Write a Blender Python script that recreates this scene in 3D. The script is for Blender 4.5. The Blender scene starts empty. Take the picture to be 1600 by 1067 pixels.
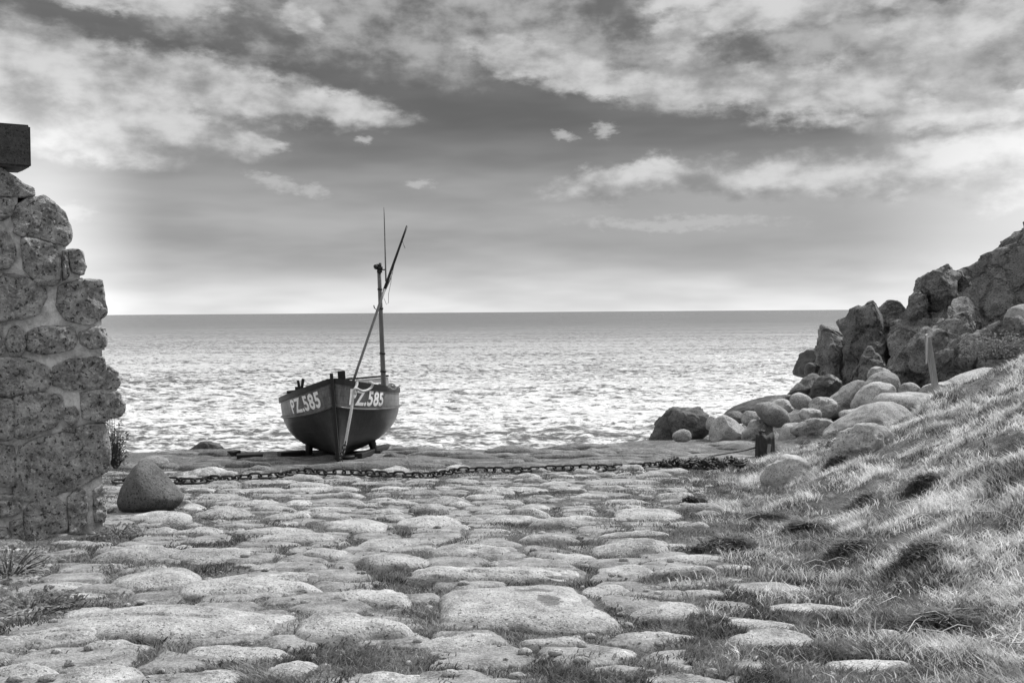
import bpy, bmesh, math, random
import numpy as np
from mathutils import Vector, Matrix, Euler

R = math.radians
random.seed(7)
rng = np.random.default_rng(11)
scene = bpy.context.scene
C = scene.collection

# ------------------------------------------------------------------ camera
F = 1555.6                                   # focal length in pixels of the 1600 px wide photograph
CAMZ = 1.6
cam_d = bpy.data.cameras.new('camera')
cam_d.lens = 35; cam_d.sensor_width = 36; cam_d.clip_start = 0.05; cam_d.clip_end = 60000
cam = bpy.data.objects.new('camera', cam_d); C.objects.link(cam)
PITCH = math.atan((533.5 - 487.6) / F)
ROLL = R(-0.40)
CAMROT = Matrix.Rotation(R(90) - PITCH, 3, 'X') @ Matrix.Rotation(ROLL, 3, 'Z')
cam.matrix_world = Matrix.Translation((0, 0, CAMZ)) @ CAMROT.to_4x4()
scene.camera = cam

scene.view_settings.view_transform = 'Standard'
scene.view_settings.look = 'None'
scene.view_settings.exposure = 0.18
scene.view_settings.gamma = 1.0

# ------------------------------------------------------------------ light
SUN_AZ, SUN_EL = R(48), R(46)                # clockwise from the viewing direction
sundir = Vector((math.sin(SUN_AZ) * math.cos(SUN_EL), math.cos(SUN_AZ) * math.cos(SUN_EL), math.sin(SUN_EL)))
sd = bpy.data.lights.new('sun', 'SUN'); sd.energy = 3.8; sd.angle = R(6); sd.color = (1, 1, 1)
so = bpy.data.objects.new('sun', sd); C.objects.link(so)
so.rotation_euler = (-sundir).to_track_quat('-Z', 'Y').to_euler(); so.location = (0, 0, 30)


class NT:
    """short helper for building node trees"""
    def __init__(s, tree): s.t = tree; s.n = tree.nodes; s.l = tree.links
    def new(s, typ, **kw):
        n = s.n.new(typ)
        for k, v in kw.items(): setattr(n, k, v)
        return n
    def put(s, sock, v):
        if hasattr(v, 'links') or hasattr(v, 'is_linked'): s.l.new(v, sock)
        else: sock.default_value = v
    def math(s, op, a, b=0.0, c=0.0, clamp=False):
        n = s.new('ShaderNodeMath', operation=op, use_clamp=clamp)
        s.put(n.inputs[0], a); s.put(n.inputs[1], b); s.put(n.inputs[2], c)
        return n.outputs[0]
    def vec(s, op, a, b=(0, 0, 0)):
        n = s.new('ShaderNodeVectorMath', operation=op)
        s.put(n.inputs[0], a); s.put(n.inputs[1], b)
        return n.outputs['Value'] if op in ('LENGTH', 'DOT_PRODUCT') else n.outputs['Vector']
    def noise(s, vec, scale, detail=4, rough=0.55, dist=0.0, color=False):
        n = s.new('ShaderNodeTexNoise'); s.put(n.inputs['Vector'], vec)
        n.inputs['Scale'].default_value = scale; n.inputs['Detail'].default_value = detail
        n.inputs['Roughness'].default_value = rough; n.inputs['Distortion'].default_value = dist
        return n.outputs['Color' if color else 'Fac']
    def remap(s, v, a, b, c=0.0, d=1.0, smooth=True):
        n = s.new('ShaderNodeMapRange', interpolation_type='SMOOTHSTEP' if smooth else 'LINEAR')
        s.put(n.inputs['Value'], v)
        for k, x in zip(('From Min', 'From Max', 'To Min', 'To Max'), (a, b, c, d)): s.put(n.inputs[k], x)
        return n.outputs['Result']
    def mix(s, f, a, b):
        n = s.new('ShaderNodeMix', data_type='FLOAT')
        s.put(n.inputs[0], f); s.put(n.inputs[2], a); s.put(n.inputs[3], b)
        return n.outputs[0]
    def ramp(s, f, pts):
        n = s.new('ShaderNodeValToRGB'); s.put(n.inputs[0], f); e = n.color_ramp.elements
        while len(e) > 1: e.remove(e[-1])
        for i, (p, v) in enumerate(pts):
            x = e[0] if i == 0 else e.new(p)
            x.position = p; x.color = (v, v, v, 1)
        return n.outputs[0]
    def grey(s, v):
        n = s.new('ShaderNodeCombineColor')
        for i in range(3): s.put(n.inputs[i], v)
        return n.outputs[0]


def lin(d): return ((d + 0.055) / 1.055) ** 2.4 if d > 0.04 else d / 12.92
def azel(px, py):
    u = (px - 800) / F; v = (487.6 - 0.0071 * (px - 800) - py) / F
    return math.degrees(math.atan(u)), math.degrees(math.atan(v * math.cos(math.atan(u))))


# world: monochrome daylight sky seen through a veil of cloud
world = bpy.data.worlds.new('World'); scene.world = world; world.use_nodes = True
w = NT(world.node_tree); w.n.clear()
out = w.new('ShaderNodeOutputWorld')
sky = w.new('ShaderNodeTexSky', sky_type='NISHITA', sun_disc=False, sun_elevation=SUN_EL, sun_rotation=SUN_AZ)
bw = w.new('ShaderNodeRGBToBW'); w.l.new(sky.outputs[0], bw.inputs[0])
bg_sky = w.new('ShaderNodeBackground'); w.l.new(w.grey(bw.outputs[0]), bg_sky.inputs[0]); bg_sky.inputs[1].default_value = 0.08
geo = w.new('ShaderNodeTexCoord'); dirv = geo.outputs['Generated']
sep = w.new('ShaderNodeSeparateXYZ'); w.l.new(dirv, sep.inputs[0])
az = w.math('MULTIPLY', w.math('ARCTAN2', sep.outputs[0], sep.outputs[1]), 57.29578)
el = w.math('MULTIPLY', w.math('ARCSINE', sep.outputs[2]), 57.29578)
p0n = w.new('ShaderNodeCombineXYZ'); w.put(p0n.inputs[0], az); w.put(p0n.inputs[1], el)
p0 = p0n.outputs[0]
stretch = w.vec('MULTIPLY', p0, (1.0, 2.1, 1.0))
wl = w.vec('MULTIPLY', w.vec('SUBTRACT', w.noise(stretch, 0.22, 3, 0.5, color=True), (0.5, 0.5, 0.5)), (3.4, 1.5, 0))
wf = w.vec('MULTIPLY', w.vec('SUBTRACT', w.noise(stretch, 0.9, 8, 0.62, color=True), (0.5, 0.5, 0.5)), (1.9, 1.1, 0))
pw = w.vec('ADD', p0, w.vec('ADD', wl, wf))

pw_small = w.vec('ADD', p0, w.vec('MULTIPLY', wf, (0.55, 0.75, 0)))
def cloud(cx, cy, rx, ry, rot=0.0):
    a, e = azel(cx, cy); k = 1 / F * 57.3
    v = w.vec('SUBTRACT', pw_small if rx < 75 and cy > 190 else pw, (a, e, 0))
    if rot:
        m = w.new('ShaderNodeVectorRotate', rotation_type='Z_AXIS'); w.put(m.inputs['Vector'], v)
        m.inputs['Angle'].default_value = R(rot); v = m.outputs[0]
    v = w.vec('MULTIPLY', v, (1 / (rx * k), 1 / (ry * k), 0))
    return w.math('SUBTRACT', 1.0, w.vec('LENGTH', v))

def union(lst):
    r = lst[0]
    for x in lst[1:]:
        n = w.new('ShaderNodeMath', operation='SMOOTH_MAX'); w.put(n.inputs[0], r); w.put(n.inputs[1], x); n.inputs[2].default_value = 0.25
        r = n.outputs[0]
    return r

bright = union([cloud(*c) for c in [
    (-40, 120, 220, 110, 12), (130, 125, 240, 72, 13), (330, 140, 210, 56, 9), (520, 168, 140, 32, 6),
    (70, 205, 240, 52, 4), (280, 205, 150, 34, 10), (380, 222, 80, 18, 4),
    (230, 2, 190, 30, 0), (480, 30, 45, 30, 30), (1062, 62, 64, 52, -20),
    (850, 100, 150, 44, 14), (970, 138, 150, 34, 6), (1130, 140, 190, 40, -2), (1340, 140, 190, 52, -4),
    (1440, 185, 110, 30, 0), (1570, 170, 130, 36, -8), (1230, 16, 220, 34, 0), (1510, 40, 190, 52, -10), (1080, 5, 120, 26, 0),
    (1000, 278, 170, 34, -6), (1220, 272, 160, 38, -4), (1350, 264, 180, 42, -8), (1490, 260, 180, 52, -10), (1650, 240, 170, 80, -10),
    (1600, 235, 60, 40, 0)]])
small = union([cloud(*c) for c in [(885, 213, 24, 9, 10), (946, 205, 24, 15, 0), (432, 286, 50, 13, 14), (492, 299, 26, 14, 8),
    (108, 332, 42, 17, 4), (1060, 348, 190, 13, 2), (660, 289, 34, 8, 6), (572, 219, 14, 6, 0)]])
greyc = union([cloud(*c) for c in [
    (620, 62, 230, 76, 8), (760, 20, 300, 64, 0), (900, 60, 240, 76, 6), (1180, 80, 320, 90, 0),
    (1420, 100, 320, 100, 0), (320, 50, 170, 30, 14), (1600, 120, 240, 110, 0), (560, 10, 220, 36, 0)]])
veil = union([cloud(*c) for c in [(1180, 330, 460, 66, -3), (1500, 320, 300, 110, -6), (150, 190, 330, 60, 4)]])
n1 = w.noise(w.vec('MULTIPLY', p0, (1, 1.8, 1)), 0.45, 8, 0.59)
n2 = w.noise(w.vec('MULTIPLY', p0, (1, 1.6, 1)), 0.24, 5, 0.6)
n3 = w.noise(w.vec('MULTIPLY', p0, (1, 5.0, 1)), 0.10, 3, 0.5)
bmask = w.remap(w.math('ADD', bright, w.math('MULTIPLY', w.math('SUBTRACT', n1, 0.5), 1.15)), -0.02, 0.50)
gmask = w.remap(w.math('ADD', greyc, w.math('MULTIPLY', w.math('SUBTRACT', n1, 0.5), 1.1)), -0.05, 0.6)
ELMAX = 24.0
base = w.ramp(w.math('DIVIDE', el, ELMAX, clamp=True), [
    (0.0, lin(.93)), (0.35 / 24, lin(.91)), (1.4 / 24, lin(.84)), (2.6 / 24, lin(.73)), (3.8 / 24, lin(.655)), (5.2 / 24, lin(.665)),
    (7.2 / 24, lin(.60)), (8.6 / 24, lin(.52)), (10.5 / 24, lin(.42)), (14 / 24, lin(.41)), (18 / 24, lin(.45)), (1.0, lin(.6))])
base = w.math('MULTIPLY', base, w.remap(n3, 0.3, 0.7, 0.86, 1.14))
# edge halo beside wall and cliff, its brightness painted into the sky colour
sideL = w.math('MULTIPLY', w.remap(az, -19.0, -25.5), w.remap(el, 13.5, 6.0))
sideR = w.math('MULTIPLY', w.remap(az, 17.0, 29.0), w.remap(el, 16.0, 4.0))
side = w.math('ADD', w.math('MULTIPLY', sideL, 0.50), w.math('MULTIPLY', sideR, 0.42))
n4 = w.noise(w.vec('ADD', w.vec('MULTIPLY', p0, (1, 1.7, 1)), (31, 7, 0)), 0.30, 6, 0.55)
bcol = w.remap(w.math('ADD', w.math('MULTIPLY', n4, 0.9), w.math('MULTIPLY', bright, 0.16)), 0.34, 0.70, lin(.56), lin(.84))
gcol = w.remap(n2, 0.34, 0.66, lin(.42), lin(.70))
col = w.mix(w.remap(veil, -0.1, 0.75, 0.0, 0.72), base, lin(.66))
col = w.mix(gmask, col, gcol)
smask = w.remap(w.math('ADD', small, w.math('MULTIPLY', w.math('SUBTRACT', w.noise(stretch, 1.6, 7, 0.62), 0.5), 1.7)), -0.10, 0.80)
col = w.mix(w.math('MULTIPLY', smask, 0.85), col, lin(.74))
col = w.mix(bmask, col, bcol)
col = w.math('ADD', col, side)
ca = w.math('ARCCOSINE', w.vec('DOT_PRODUCT', dirv, tuple(sundir)))
glow = w.math('EXPONENT', w.math('MULTIPLY', w.math('POWER', w.math('MULTIPLY', ca, 57.29578 / 19.0), 2.0), -1.0))     # unseen glow round the sun, added to whiten the sea
glow = w.math('MULTIPLY', w.math('MULTIPLY', glow, 2.0), w.remap(el, 17.5, 24.0))
# bright cloud added overhead to light the scene and whiten the sea (outside the picture)
over = w.remap(el, 18.5, 40)
col = w.mix(over, col, w.remap(n2, 0.3, 0.7, 0.75, 1.35))
col = w.math('ADD', col, glow)
low = w.remap(el, 0.0, -3.0)
col = w.mix(low, col, 0.25)
bg_cl = w.new('ShaderNodeBackground'); w.l.new(w.grey(col), bg_cl.inputs[0]); bg_cl.inputs[1].default_value = 0.88
mx = w.new('ShaderNodeMixShader'); mx.inputs[0].default_value = 0.96
w.l.new(bg_sky.outputs[0], mx.inputs[1]); w.l.new(bg_cl.outputs[0], mx.inputs[2]); w.l.new(mx.outputs[0], out.inputs[0])


# ------------------------------------------------------------------ numpy helpers
def _hash(ix, iy, iz, seed):
    h = (ix.astype(np.int64) * 374761393 + iy.astype(np.int64) * 668265263 + iz.astype(np.int64) * 2147483647 + seed * 974711) & 0xFFFFFFFF
    h = ((h ^ (h >> 13)) * 1274126177) & 0xFFFFFFFF
    h = ((h ^ (h >> 16)) * 2246822519) & 0xFFFFFFFF
    return ((h ^ (h >> 15)) & 0xFFFFFF) / float(0xFFFFFF)
def vnoise(p, seed=0):
    """value noise in -1..1 for an (n,3) array"""
    i = np.floor(p).astype(np.int64); f = p - i; f = f * f * f * (f * (f * 6 - 15) + 10)
    r = 0
    for dx in (0, 1):
        for dy in (0, 1):
            for dz in (0, 1):
                wgt = (f[:, 0] if dx else 1 - f[:, 0]) * (f[:, 1] if dy else 1 - f[:, 1]) * (f[:, 2] if dz else 1 - f[:, 2])
                r = r + wgt * _hash(i[:, 0] + dx, i[:, 1] + dy, i[:, 2] + dz, seed)
    return r * 2 - 1
def fbm(p, scale, octv=4, seed=0, gain=0.5):
    p = np.asarray(p, float) * scale; a = 1; s = 0; t = 0
    for o in range(octv):
        s = s + a * vnoise(p + 17.3 * o, seed + o); t += a; a *= gain; p = p * 2.03
    return s / t
def ridged(p, scale, octv=4, seed=0):
    p = np.asarray(p, float) * scale; a = 1; s = 0; t = 0
    for o in range(octv):
        s = s + a * (1 - np.abs(vnoise(p + 9.1 * o, seed + o)) * 2); t += a; a *= 0.5; p = p * 2.1
    return s / t
def p3(x, y, z=0.0):
    x = np.asarray(x, float); return np.stack([x.ravel(), np.broadcast_to(y, x.shape).ravel(), np.broadcast_to(z, x.shape).ravel()], 1)

def ray(px, py):
    d = CAMROT @ Vector(((px - 800) / F, -(py - 533.5) / F, -1))
    return d / d.y
def P(px, py, Y):
    d = ray(px, py); return Vector((d.x * Y, Y, CAMZ + d.z * Y))

# ------------------------------------------------------------------ ground shape
def edge_y(x): return np.interp(x, [-12, -3, 0, 1.6, 3.0, 4.5, 9], [20.0, 20.0, 20.0, 20.8, 22.8, 26.5, 31.0])
def bank_x(y): return np.interp(y, [0, 5.7, 8, 11, 14, 16.5, 20, 26], [2.2, 2.05, 2.1, 2.5, 3.15, 3.85, 4.5, 5.5])
def gsmooth(x, y):
    x = np.asarray(x, float); y = np.asarray(y, float)
    z = -0.075 * (y - 4.3)
    d = np.maximum(0, x - bank_x(y))
    sl = np.interp(y, [0, 4, 8, 12.5, 14.5, 17.5, 24], [.40, .45, .50, .53, .38, .20, .20])
    h = sl * 0.98 * d * d / (d + 0.8)
    z = z + np.minimum(h, 4 + 0 * h)
    e = edge_y(x); t = np.maximum(0, y - e)
    z = z - np.where(t > 0, 0.55 * t * t / (t + 0.6), 0)
    dl = np.maximum(0, -4.2 - x)
    z = z + 0.10 * np.minimum(dl, 2) * np.clip((14 - y) / 3, 0, 1)
    return np.maximum(z, -6.0)
def cob(x, y):
    """small flush stones bedded between the big ones: 0 in the joints, 1 on a stone"""
    x = np.asarray(x, float); y = np.asarray(y, float); sh = x.shape
    q = p3(x, y); wx = x.ravel() + fbm(q, 3.0, 2, 81) * .10; wy = y.ravel() + fbm(q, 3.0, 2, 82) * .08
    u = wx / .46; v = wy / .34; iu = np.floor(u); iv = np.floor(v); f1 = np.full(len(u), 9.); f2 = f1.copy(); on = f1.copy()
    for a_ in (-1, 0, 1):
        for b_ in (-1, 0, 1):
            cu = iu + a_; cv = iv + b_; zz_ = np.zeros(len(u), np.int64)
            pu = cu + .15 + .7 * _hash(cu, cv, zz_, 83); pv = cv + .15 + .7 * _hash(cu, cv, zz_, 84)
            d = np.hypot(u - pu, v - pv); o_ = _hash(cu, cv, zz_, 85)
            c1 = d < f1; f2 = np.where(c1, f1, np.minimum(f2, d)); on = np.where(c1, o_, on); f1 = np.where(c1, d, f1)
    m_ = np.clip((f2 - f1 - .05) / .22, 0, 1); m_ = m_ * m_ * (3 - 2 * m_) * (on > .22)
    dd = x.ravel() - bank_x(y.ravel()); m_ = m_ * np.clip(-dd / .9 - .25, 0, 1) * np.clip((15.6 - y.ravel()) / .5, 0, 1) * np.interp(y.ravel(), [7.5, 9.5], [1, .7])
    return m_.reshape(sh)
def gfull(x, y):
    x = np.asarray(x, float); y = np.asarray(y, float)
    z = gsmooth(x, y)
    q = p3(x, y)
    d = np.clip((x - bank_x(y) + 0.1) / 0.9, 0, 1)
    hum = fbm(q, 1.1, 4, 3).reshape(x.shape)
    z = z + d * (hum * 0.22 + fbm(q, 3.2, 3, 13).reshape(x.shape) * 0.07) + (1 - d) * fbm(q, 1.6, 3, 5).reshape(x.shape) * 0.02
    z = z + cob(x, y) * .035
    ly = np.clip((y - 15.2) / 1.5, 0, 1) * (1 - d)
    q2 = q * np.array([0.35, 1.5, 1.0])
    z = z + ly * ridged(q2, 1.0, 3, 8).reshape(x.shape) * 0.045
    return z
def gz(x, y): return float(gfull(np.array([x]), np.array([y]))[0])
def hit(px, py, off=0.0):
    """the point of the smooth ground (raised by off) seen at a pixel"""
    d = ray(px, py); ys = np.linspace(2.5, 40, 3000)
    f = CAMZ + d.z * ys - gsmooth(d.x * ys, ys) - off
    k = np.argmax(f < 0)
    return d.x * ys[k], ys[k]

# ------------------------------------------------------------------ objects
def tag(o, label=None, cat=None, group=None, kind=None):
    if label: o['label'] = label
    if cat: o['category'] = cat
    if group: o['group'] = group
    if kind: o['kind'] = kind
    return o
def empty(name, loc, label, cat, group=None, rot=(0, 0, 0)):
    o = bpy.data.objects.new(name, None); C.objects.link(o); o.location = loc; o.rotation_euler = rot
    o.empty_display_size = 0.2
    return tag(o, label, cat, group)
def mesh_np(name, v, quads=None, tris=None, smooth=True):
    me = bpy.data.meshes.new(name); v = np.asarray(v, np.float32)
    q = np.zeros((0, 4), np.int32) if quads is None else np.asarray(quads, np.int32).reshape(-1, 4)
    t = np.zeros((0, 3), np.int32) if tris is None else np.asarray(tris, np.int32).reshape(-1, 3)
    me.vertices.add(len(v)); me.vertices.foreach_set('co', v.ravel())
    me.loops.add(q.size + t.size); me.loops.foreach_set('vertex_index', np.concatenate([q.ravel(), t.ravel()]))
    me.polygons.add(len(q) + len(t))
    me.polygons.foreach_set('loop_start', np.concatenate([np.arange(len(q)) * 4, q.size + np.arange(len(t)) * 3]).astype(np.int32))
    me.polygons.foreach_set('use_smooth', np.full(len(q) + len(t), smooth))
    me.update(calc_edges=True); me.validate()
    return me
def link(name, me, mat, parent=None, loc=None):
    o = bpy.data.objects.new(name, me); C.objects.link(o)
    if mat is not None and not len(me.materials): me.materials.append(mat)
    if parent: o.parent = parent
    if loc is not None: o.location = loc
    return o
class MB:
    """collects shapes for one mesh object"""
    def __init__(s): s.v = []; s.f = []
    def add(s, v, f):
        k = len(s.v); s.v += [tuple(x) for x in v]; s.f += [tuple(i + k for i in x) for x in f]
    def box(s, c, size, m=None):
        c = Vector(c); x, y, z = (q / 2 for q in size); b = min(x, y, z) * 0.18
        vs = []; m = m or Matrix.Identity(3)
        for sx in (-1, 1):
            for sy in (-1, 1):
                for sz in (-1, 1):
                    vs.append(c + m @ Vector((sx * x, sy * y, sz * z)))
        s.add(vs, [(0, 1, 3, 2), (4, 6, 7, 5), (0, 4, 5, 1), (2, 3, 7, 6), (0, 2, 6, 4), (1, 5, 7, 3)])
    def tube(s, pts, rad, n=10, cap=True):
        pts = [Vector(p) for p in pts]; rad = rad if hasattr(rad, '__len__') else [rad] * len(pts)
        rings = []; up = Vector((0.13, 0.2, 1)).normalized()
        for i, p in enumerate(pts):
            t = (pts[min(i + 1, len(pts) - 1)] - pts[max(i - 1, 0)]).normalized()
            if abs(t.dot(up)) > 0.97: up = Vector((1, 0.1, 0)).normalized()
            a = t.cross(up).normalized(); b = t.cross(a)
            rings.append([p + (a * math.cos(2 * math.pi * k / n) + b * math.sin(2 * math.pi * k / n)) * rad[i] for k in range(n)])
        f = []
        for i in range(len(pts) - 1):
            for k in range(n): f.append((i * n + k, i * n + (k + 1) % n, (i + 1) * n + (k + 1) % n, (i + 1) * n + k))
        if cap: f += [tuple(range(n))[::-1], tuple((len(pts) - 1) * n + k for k in range(n))]
        s.add([q for r in rings for q in r], f)
    def mesh(s, name, smooth=False):
        me = bpy.data.meshes.new(name); me.from_pydata([tuple(x) for x in s.v], [], s.f)
        for p in me.polygons: p.use_smooth = smooth
        me.update(); return me
    def obj(s, name, mat, parent=None, smooth=False, bevel=0.0):
        o = link(name, s.mesh(name, smooth), mat, parent)
        if bevel:
            m = o.modifiers.new('bevel', 'BEVEL'); m.width = bevel; m.segments = 2; m.limit_method = 'ANGLE'
        return o

# ------------------------------------------------------------------ materials
def new_mat(name):
    m = bpy.data.materials.new(name); m.use_nodes = True; t = NT(m.node_tree); t.n.clear()
    o = t.new('ShaderNodeOutputMaterial'); b = t.new('ShaderNodeBsdfPrincipled'); t.l.new(b.outputs[0], o.inputs[0])
    g = t.new('ShaderNodeNewGeometry')
    return m, t, b, g.outputs['Position']
def bump(t, b, h, strength, dist):
    n = t.new('ShaderNodeBump'); t.put(n.inputs['Strength'], strength); n.inputs['Distance'].default_value = dist
    t.put(n.inputs['Height'], h); t.l.new(n.outputs[0], b.inputs['Normal'])
def granite(name, dark, light, grain=90, mott=5, bstr=0.6, bdist=0.012, lichen=0.0, crack=0.0, rand=0.25, wet=0.0, stain=(), joint=0.0):
    m, t, b, pos = new_mat(name)
    oi = t.new('ShaderNodeObjectInfo')
    a = t.noise(pos, mott, 6, 0.62); f = t.noise(pos, grain, 3, 0.7); c = t.noise(pos, mott * 5.5, 5, 0.7)
    k = t.math('ADD', t.math('MULTIPLY', a, 0.55), t.math('ADD', t.math('MULTIPLY', f, 0.25), t.math('MULTIPLY', c, 0.2)))
    v = t.remap(k, 0.34, 0.64, dark, light, smooth=False)
    sp = t.remap(f, 0.60, 0.68); v = t.mix(t.math('MULTIPLY', sp, 0.55), v, light * 1.35)       # pale crystals
    sp2 = t.remap(t.noise(pos, grain * 0.8, 2, 0.6), 0.43, 0.35); v = t.mix(t.math('MULTIPLY', sp2, 0.8), v, dark * 0.45)
    if lichen:
        l = t.remap(t.noise(pos, 11, 6, 0.7), 0.56, 0.62); v = t.mix(t.math('MULTIPLY', l, lichen), v, 0.5)
    h = t.math('ADD', t.math('MULTIPLY', f, 0.35), t.math('ADD', t.math('MULTIPLY', c, 0.6), t.math('MULTIPLY', a, 0.8)))
    if crack:
        vo = t.new('ShaderNodeTexVoronoi', feature='DISTANCE_TO_EDGE'); vo.inputs['Scale'].default_value = crack
        t.put(vo.inputs['Vector'], t.vec('ADD', pos, t.vec('MULTIPLY', t.noise(pos, crack * 1.5, 4, 0.6, color=True), (0.5 / crack, 0.5 / crack, 0.5 / crack))))
        cr = t.remap(vo.outputs['Distance'], 0.0, 0.022)
        v = t.mix(cr, t.math('MULTIPLY', v, 0.35), v); h = t.math('ADD', h, t.math('MULTIPLY', cr, 1.2))
    if joint:
        qj = t.vec('ADD', t.vec('MULTIPLY', pos, (1.0, 0.8, 0.55)), t.vec('MULTIPLY', t.noise(pos, 1.1, 3, 0.6, color=True), (0.7, 0.7, 0.7)))
        vo = t.new('ShaderNodeTexVoronoi', feature='DISTANCE_TO_EDGE'); vo.inputs['Scale'].default_value = joint; t.put(vo.inputs['Vector'], qj)
        vc = t.new('ShaderNodeTexVoronoi', feature='F1'); vc.inputs['Scale'].default_value = joint; t.put(vc.inputs['Vector'], qj)
        sc_ = t.new('ShaderNodeSeparateColor'); t.l.new(vc.outputs['Color'], sc_.inputs[0])
        cr = t.remap(vo.outputs['Distance'], 0.0, 0.10)
        h = t.math('ADD', h, t.math('ADD', t.math('MULTIPLY', cr, 1.6), t.math('MULTIPLY', sc_.outputs[0], 1.2)))
        v = t.math('MULTIPLY', v, t.math('MULTIPLY', t.mix(t.remap(vo.outputs['Distance'], 0.0, 0.03), 0.6, 1.0), t.remap(sc_.outputs[1], 0, 1, 0.8, 1.2)))
    for sx_, sy_, sa_, sb_ in stain:
        e = t.vec('LENGTH', t.vec('MULTIPLY', t.vec('SUBTRACT', pos, (sx_, sy_, 0)), (1 / sa_, 1 / sb_, 0)))
        e = t.remap(t.math('ADD', e, t.math('MULTIPLY', t.math('SUBTRACT', t.noise(pos, 26, 5, 0.7), 0.5), 1.6)), 1.05, 0.75)
        v = t.mix(t.math('MULTIPLY', e, 0.72), v, 0.07)
    v = t.math('MULTIPLY', v, t.remap(oi.outputs['Random'], 0, 1, 1 - rand, 1 + rand, smooth=False))
    t.l.new(t.grey(v), b.inputs['Base Color']); b.inputs['Roughness'].default_value = 0.85 - wet * 0.5
    b.inputs['Specular IOR Level'].default_value = 0.3
    bump(t, b, h, bstr, bdist)
    return m
def paint(name, v, var=0.25, scale=6, rough=0.5, streak=(1, 1, 1), bdist=0.003, seams=False):
    m, t, b, pos = new_mat(name)
    tc = t.new('ShaderNodeTexCoord'); q = t.vec('MULTIPLY', tc.outputs['Object'], streak)
    a = t.noise(q, scale, 6, 0.65); f = t.noise(q, scale * 9, 4, 0.6)
    k = t.math('ADD', t.math('MULTIPLY', a, 0.65), t.math('MULTIPLY', f, 0.35))
    col_ = t.remap(k, 0.32, 0.68, v * (1 - var), v * (1 + var), smooth=False)
    if seams:
        at_ = t.new('ShaderNodeAttribute', attribute_name='plank'); fr = t.math('FRACT', at_.outputs['Fac']); sm_ = t.remap(fr, 0.0, 0.12)
        scuff = t.remap(t.noise(t.vec('MULTIPLY', tc.outputs['Object'], (1, 1.5, .6)), 5, 7, 0.75), 0.58, 0.70)
        col_ = t.mix(t.math('MULTIPLY', scuff, 0.5), col_, v * 2.6); col_ = t.math('MULTIPLY', col_, t.mix(sm_, 0.45, 1.0)); k = t.math('ADD', k, t.math('MULTIPLY', fr, 1.5))
    t.l.new(t.grey(col_), b.inputs['Base Color'])
    b.inputs['Roughness'].default_value = rough; b.inputs['Specular IOR Level'].default_value = 0.35
    bump(t, b, k, 0.5, bdist)
    return m

M_cobble = granite('granite_cobble', 0.10, 0.54, 70, 6, 1.0, 0.03, rand=0.2)
M_ledge = granite('weathered_ledge', 0.04, 0.27, 50, 4, 1.0, 0.04, rand=0.3)
M_slab = granite('granite_slab', 0.12, 0.55, 75, 5, 1.0, 0.03, rand=0.12)
M_stain = granite('dark_stained_slab', 0.10, 0.30, 85, 6, 0.7, 0.016, rand=0)
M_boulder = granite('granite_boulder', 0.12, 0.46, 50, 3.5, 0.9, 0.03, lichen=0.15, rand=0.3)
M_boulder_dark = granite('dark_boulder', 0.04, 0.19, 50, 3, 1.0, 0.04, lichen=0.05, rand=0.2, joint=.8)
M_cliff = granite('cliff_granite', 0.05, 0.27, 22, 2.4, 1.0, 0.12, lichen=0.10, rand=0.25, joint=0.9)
M_wet = granite('wet_rock', 0.02, 0.07, 40, 3, 0.8, 0.03, rand=0.2, wet=0.6)
M_wallstone = granite('wall_granite', 0.035, 0.60, 40, 9, 1.0, 0.04, lichen=0.25, rand=0.1)
M_lintel = granite('lintel_stone', 0.025, 0.09, 70, 6, 0.7, 0.01, rand=0.05)

m, t, b, pos = new_mat('lime_mortar'); M_mortar = m
k = t.math('ADD', t.math('MULTIPLY', t.noise(pos, 9, 6, 0.65), 0.7), t.math('MULTIPLY', t.noise(pos, 70, 4, 0.7), 0.3))
t.l.new(t.grey(t.remap(k, 0.36, 0.60, 0.28, 0.70, smooth=False)), b.inputs['Base Color']); b.inputs['Roughness'].default_value = 0.95
bump(t, b, k, 0.8, 0.02)

m, t, b, pos = new_mat('turf_and_earth'); M_ground = m
a = t.noise(pos, 2.2, 6, 0.6); f = t.noise(pos, 60, 5, 0.75); g = t.noise(pos, 14, 5, 0.7)
v = t.remap(t.math('ADD', t.math('MULTIPLY', g, 0.5), t.math('MULTIPLY', f, 0.5)), 0.36, 0.64, 0.02, 0.19, smooth=False)
grit = t.remap(t.noise(pos, 160, 2, 0.5), 0.60, 0.66); v = t.mix(t.math('MULTIPLY', grit, 0.6), v, 0.42)
v = t.mix(t.remap(a, 0.50, 0.64), v, t.math('MULTIPLY', v, 1.9))
ca_ = t.new('ShaderNodeAttribute', attribute_name='cob')
cm = t.remap(t.math('ADD', ca_.outputs['Fac'], t.math('MULTIPLY', t.math('SUBTRACT', g, 0.5), 1.2)), 0.35, 0.65)
vs_ = t.remap(t.math('ADD', t.math('MULTIPLY', t.noise(pos, 70, 4, 0.7), 0.5), t.math('MULTIPLY', t.noise(pos, 6, 5, 0.65), 0.5)), 0.36, 0.64, 0.08, 0.46, smooth=False)
v = t.mix(cm, v, vs_)
t.l.new(t.grey(v), b.inputs['Base Color']); b.inputs['Roughness'].default_value = 1.0; b.inputs['Specular IOR Level'].default_value = 0.1
bump(t, b, t.math('ADD', f, g), 0.8, 0.02)

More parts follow.
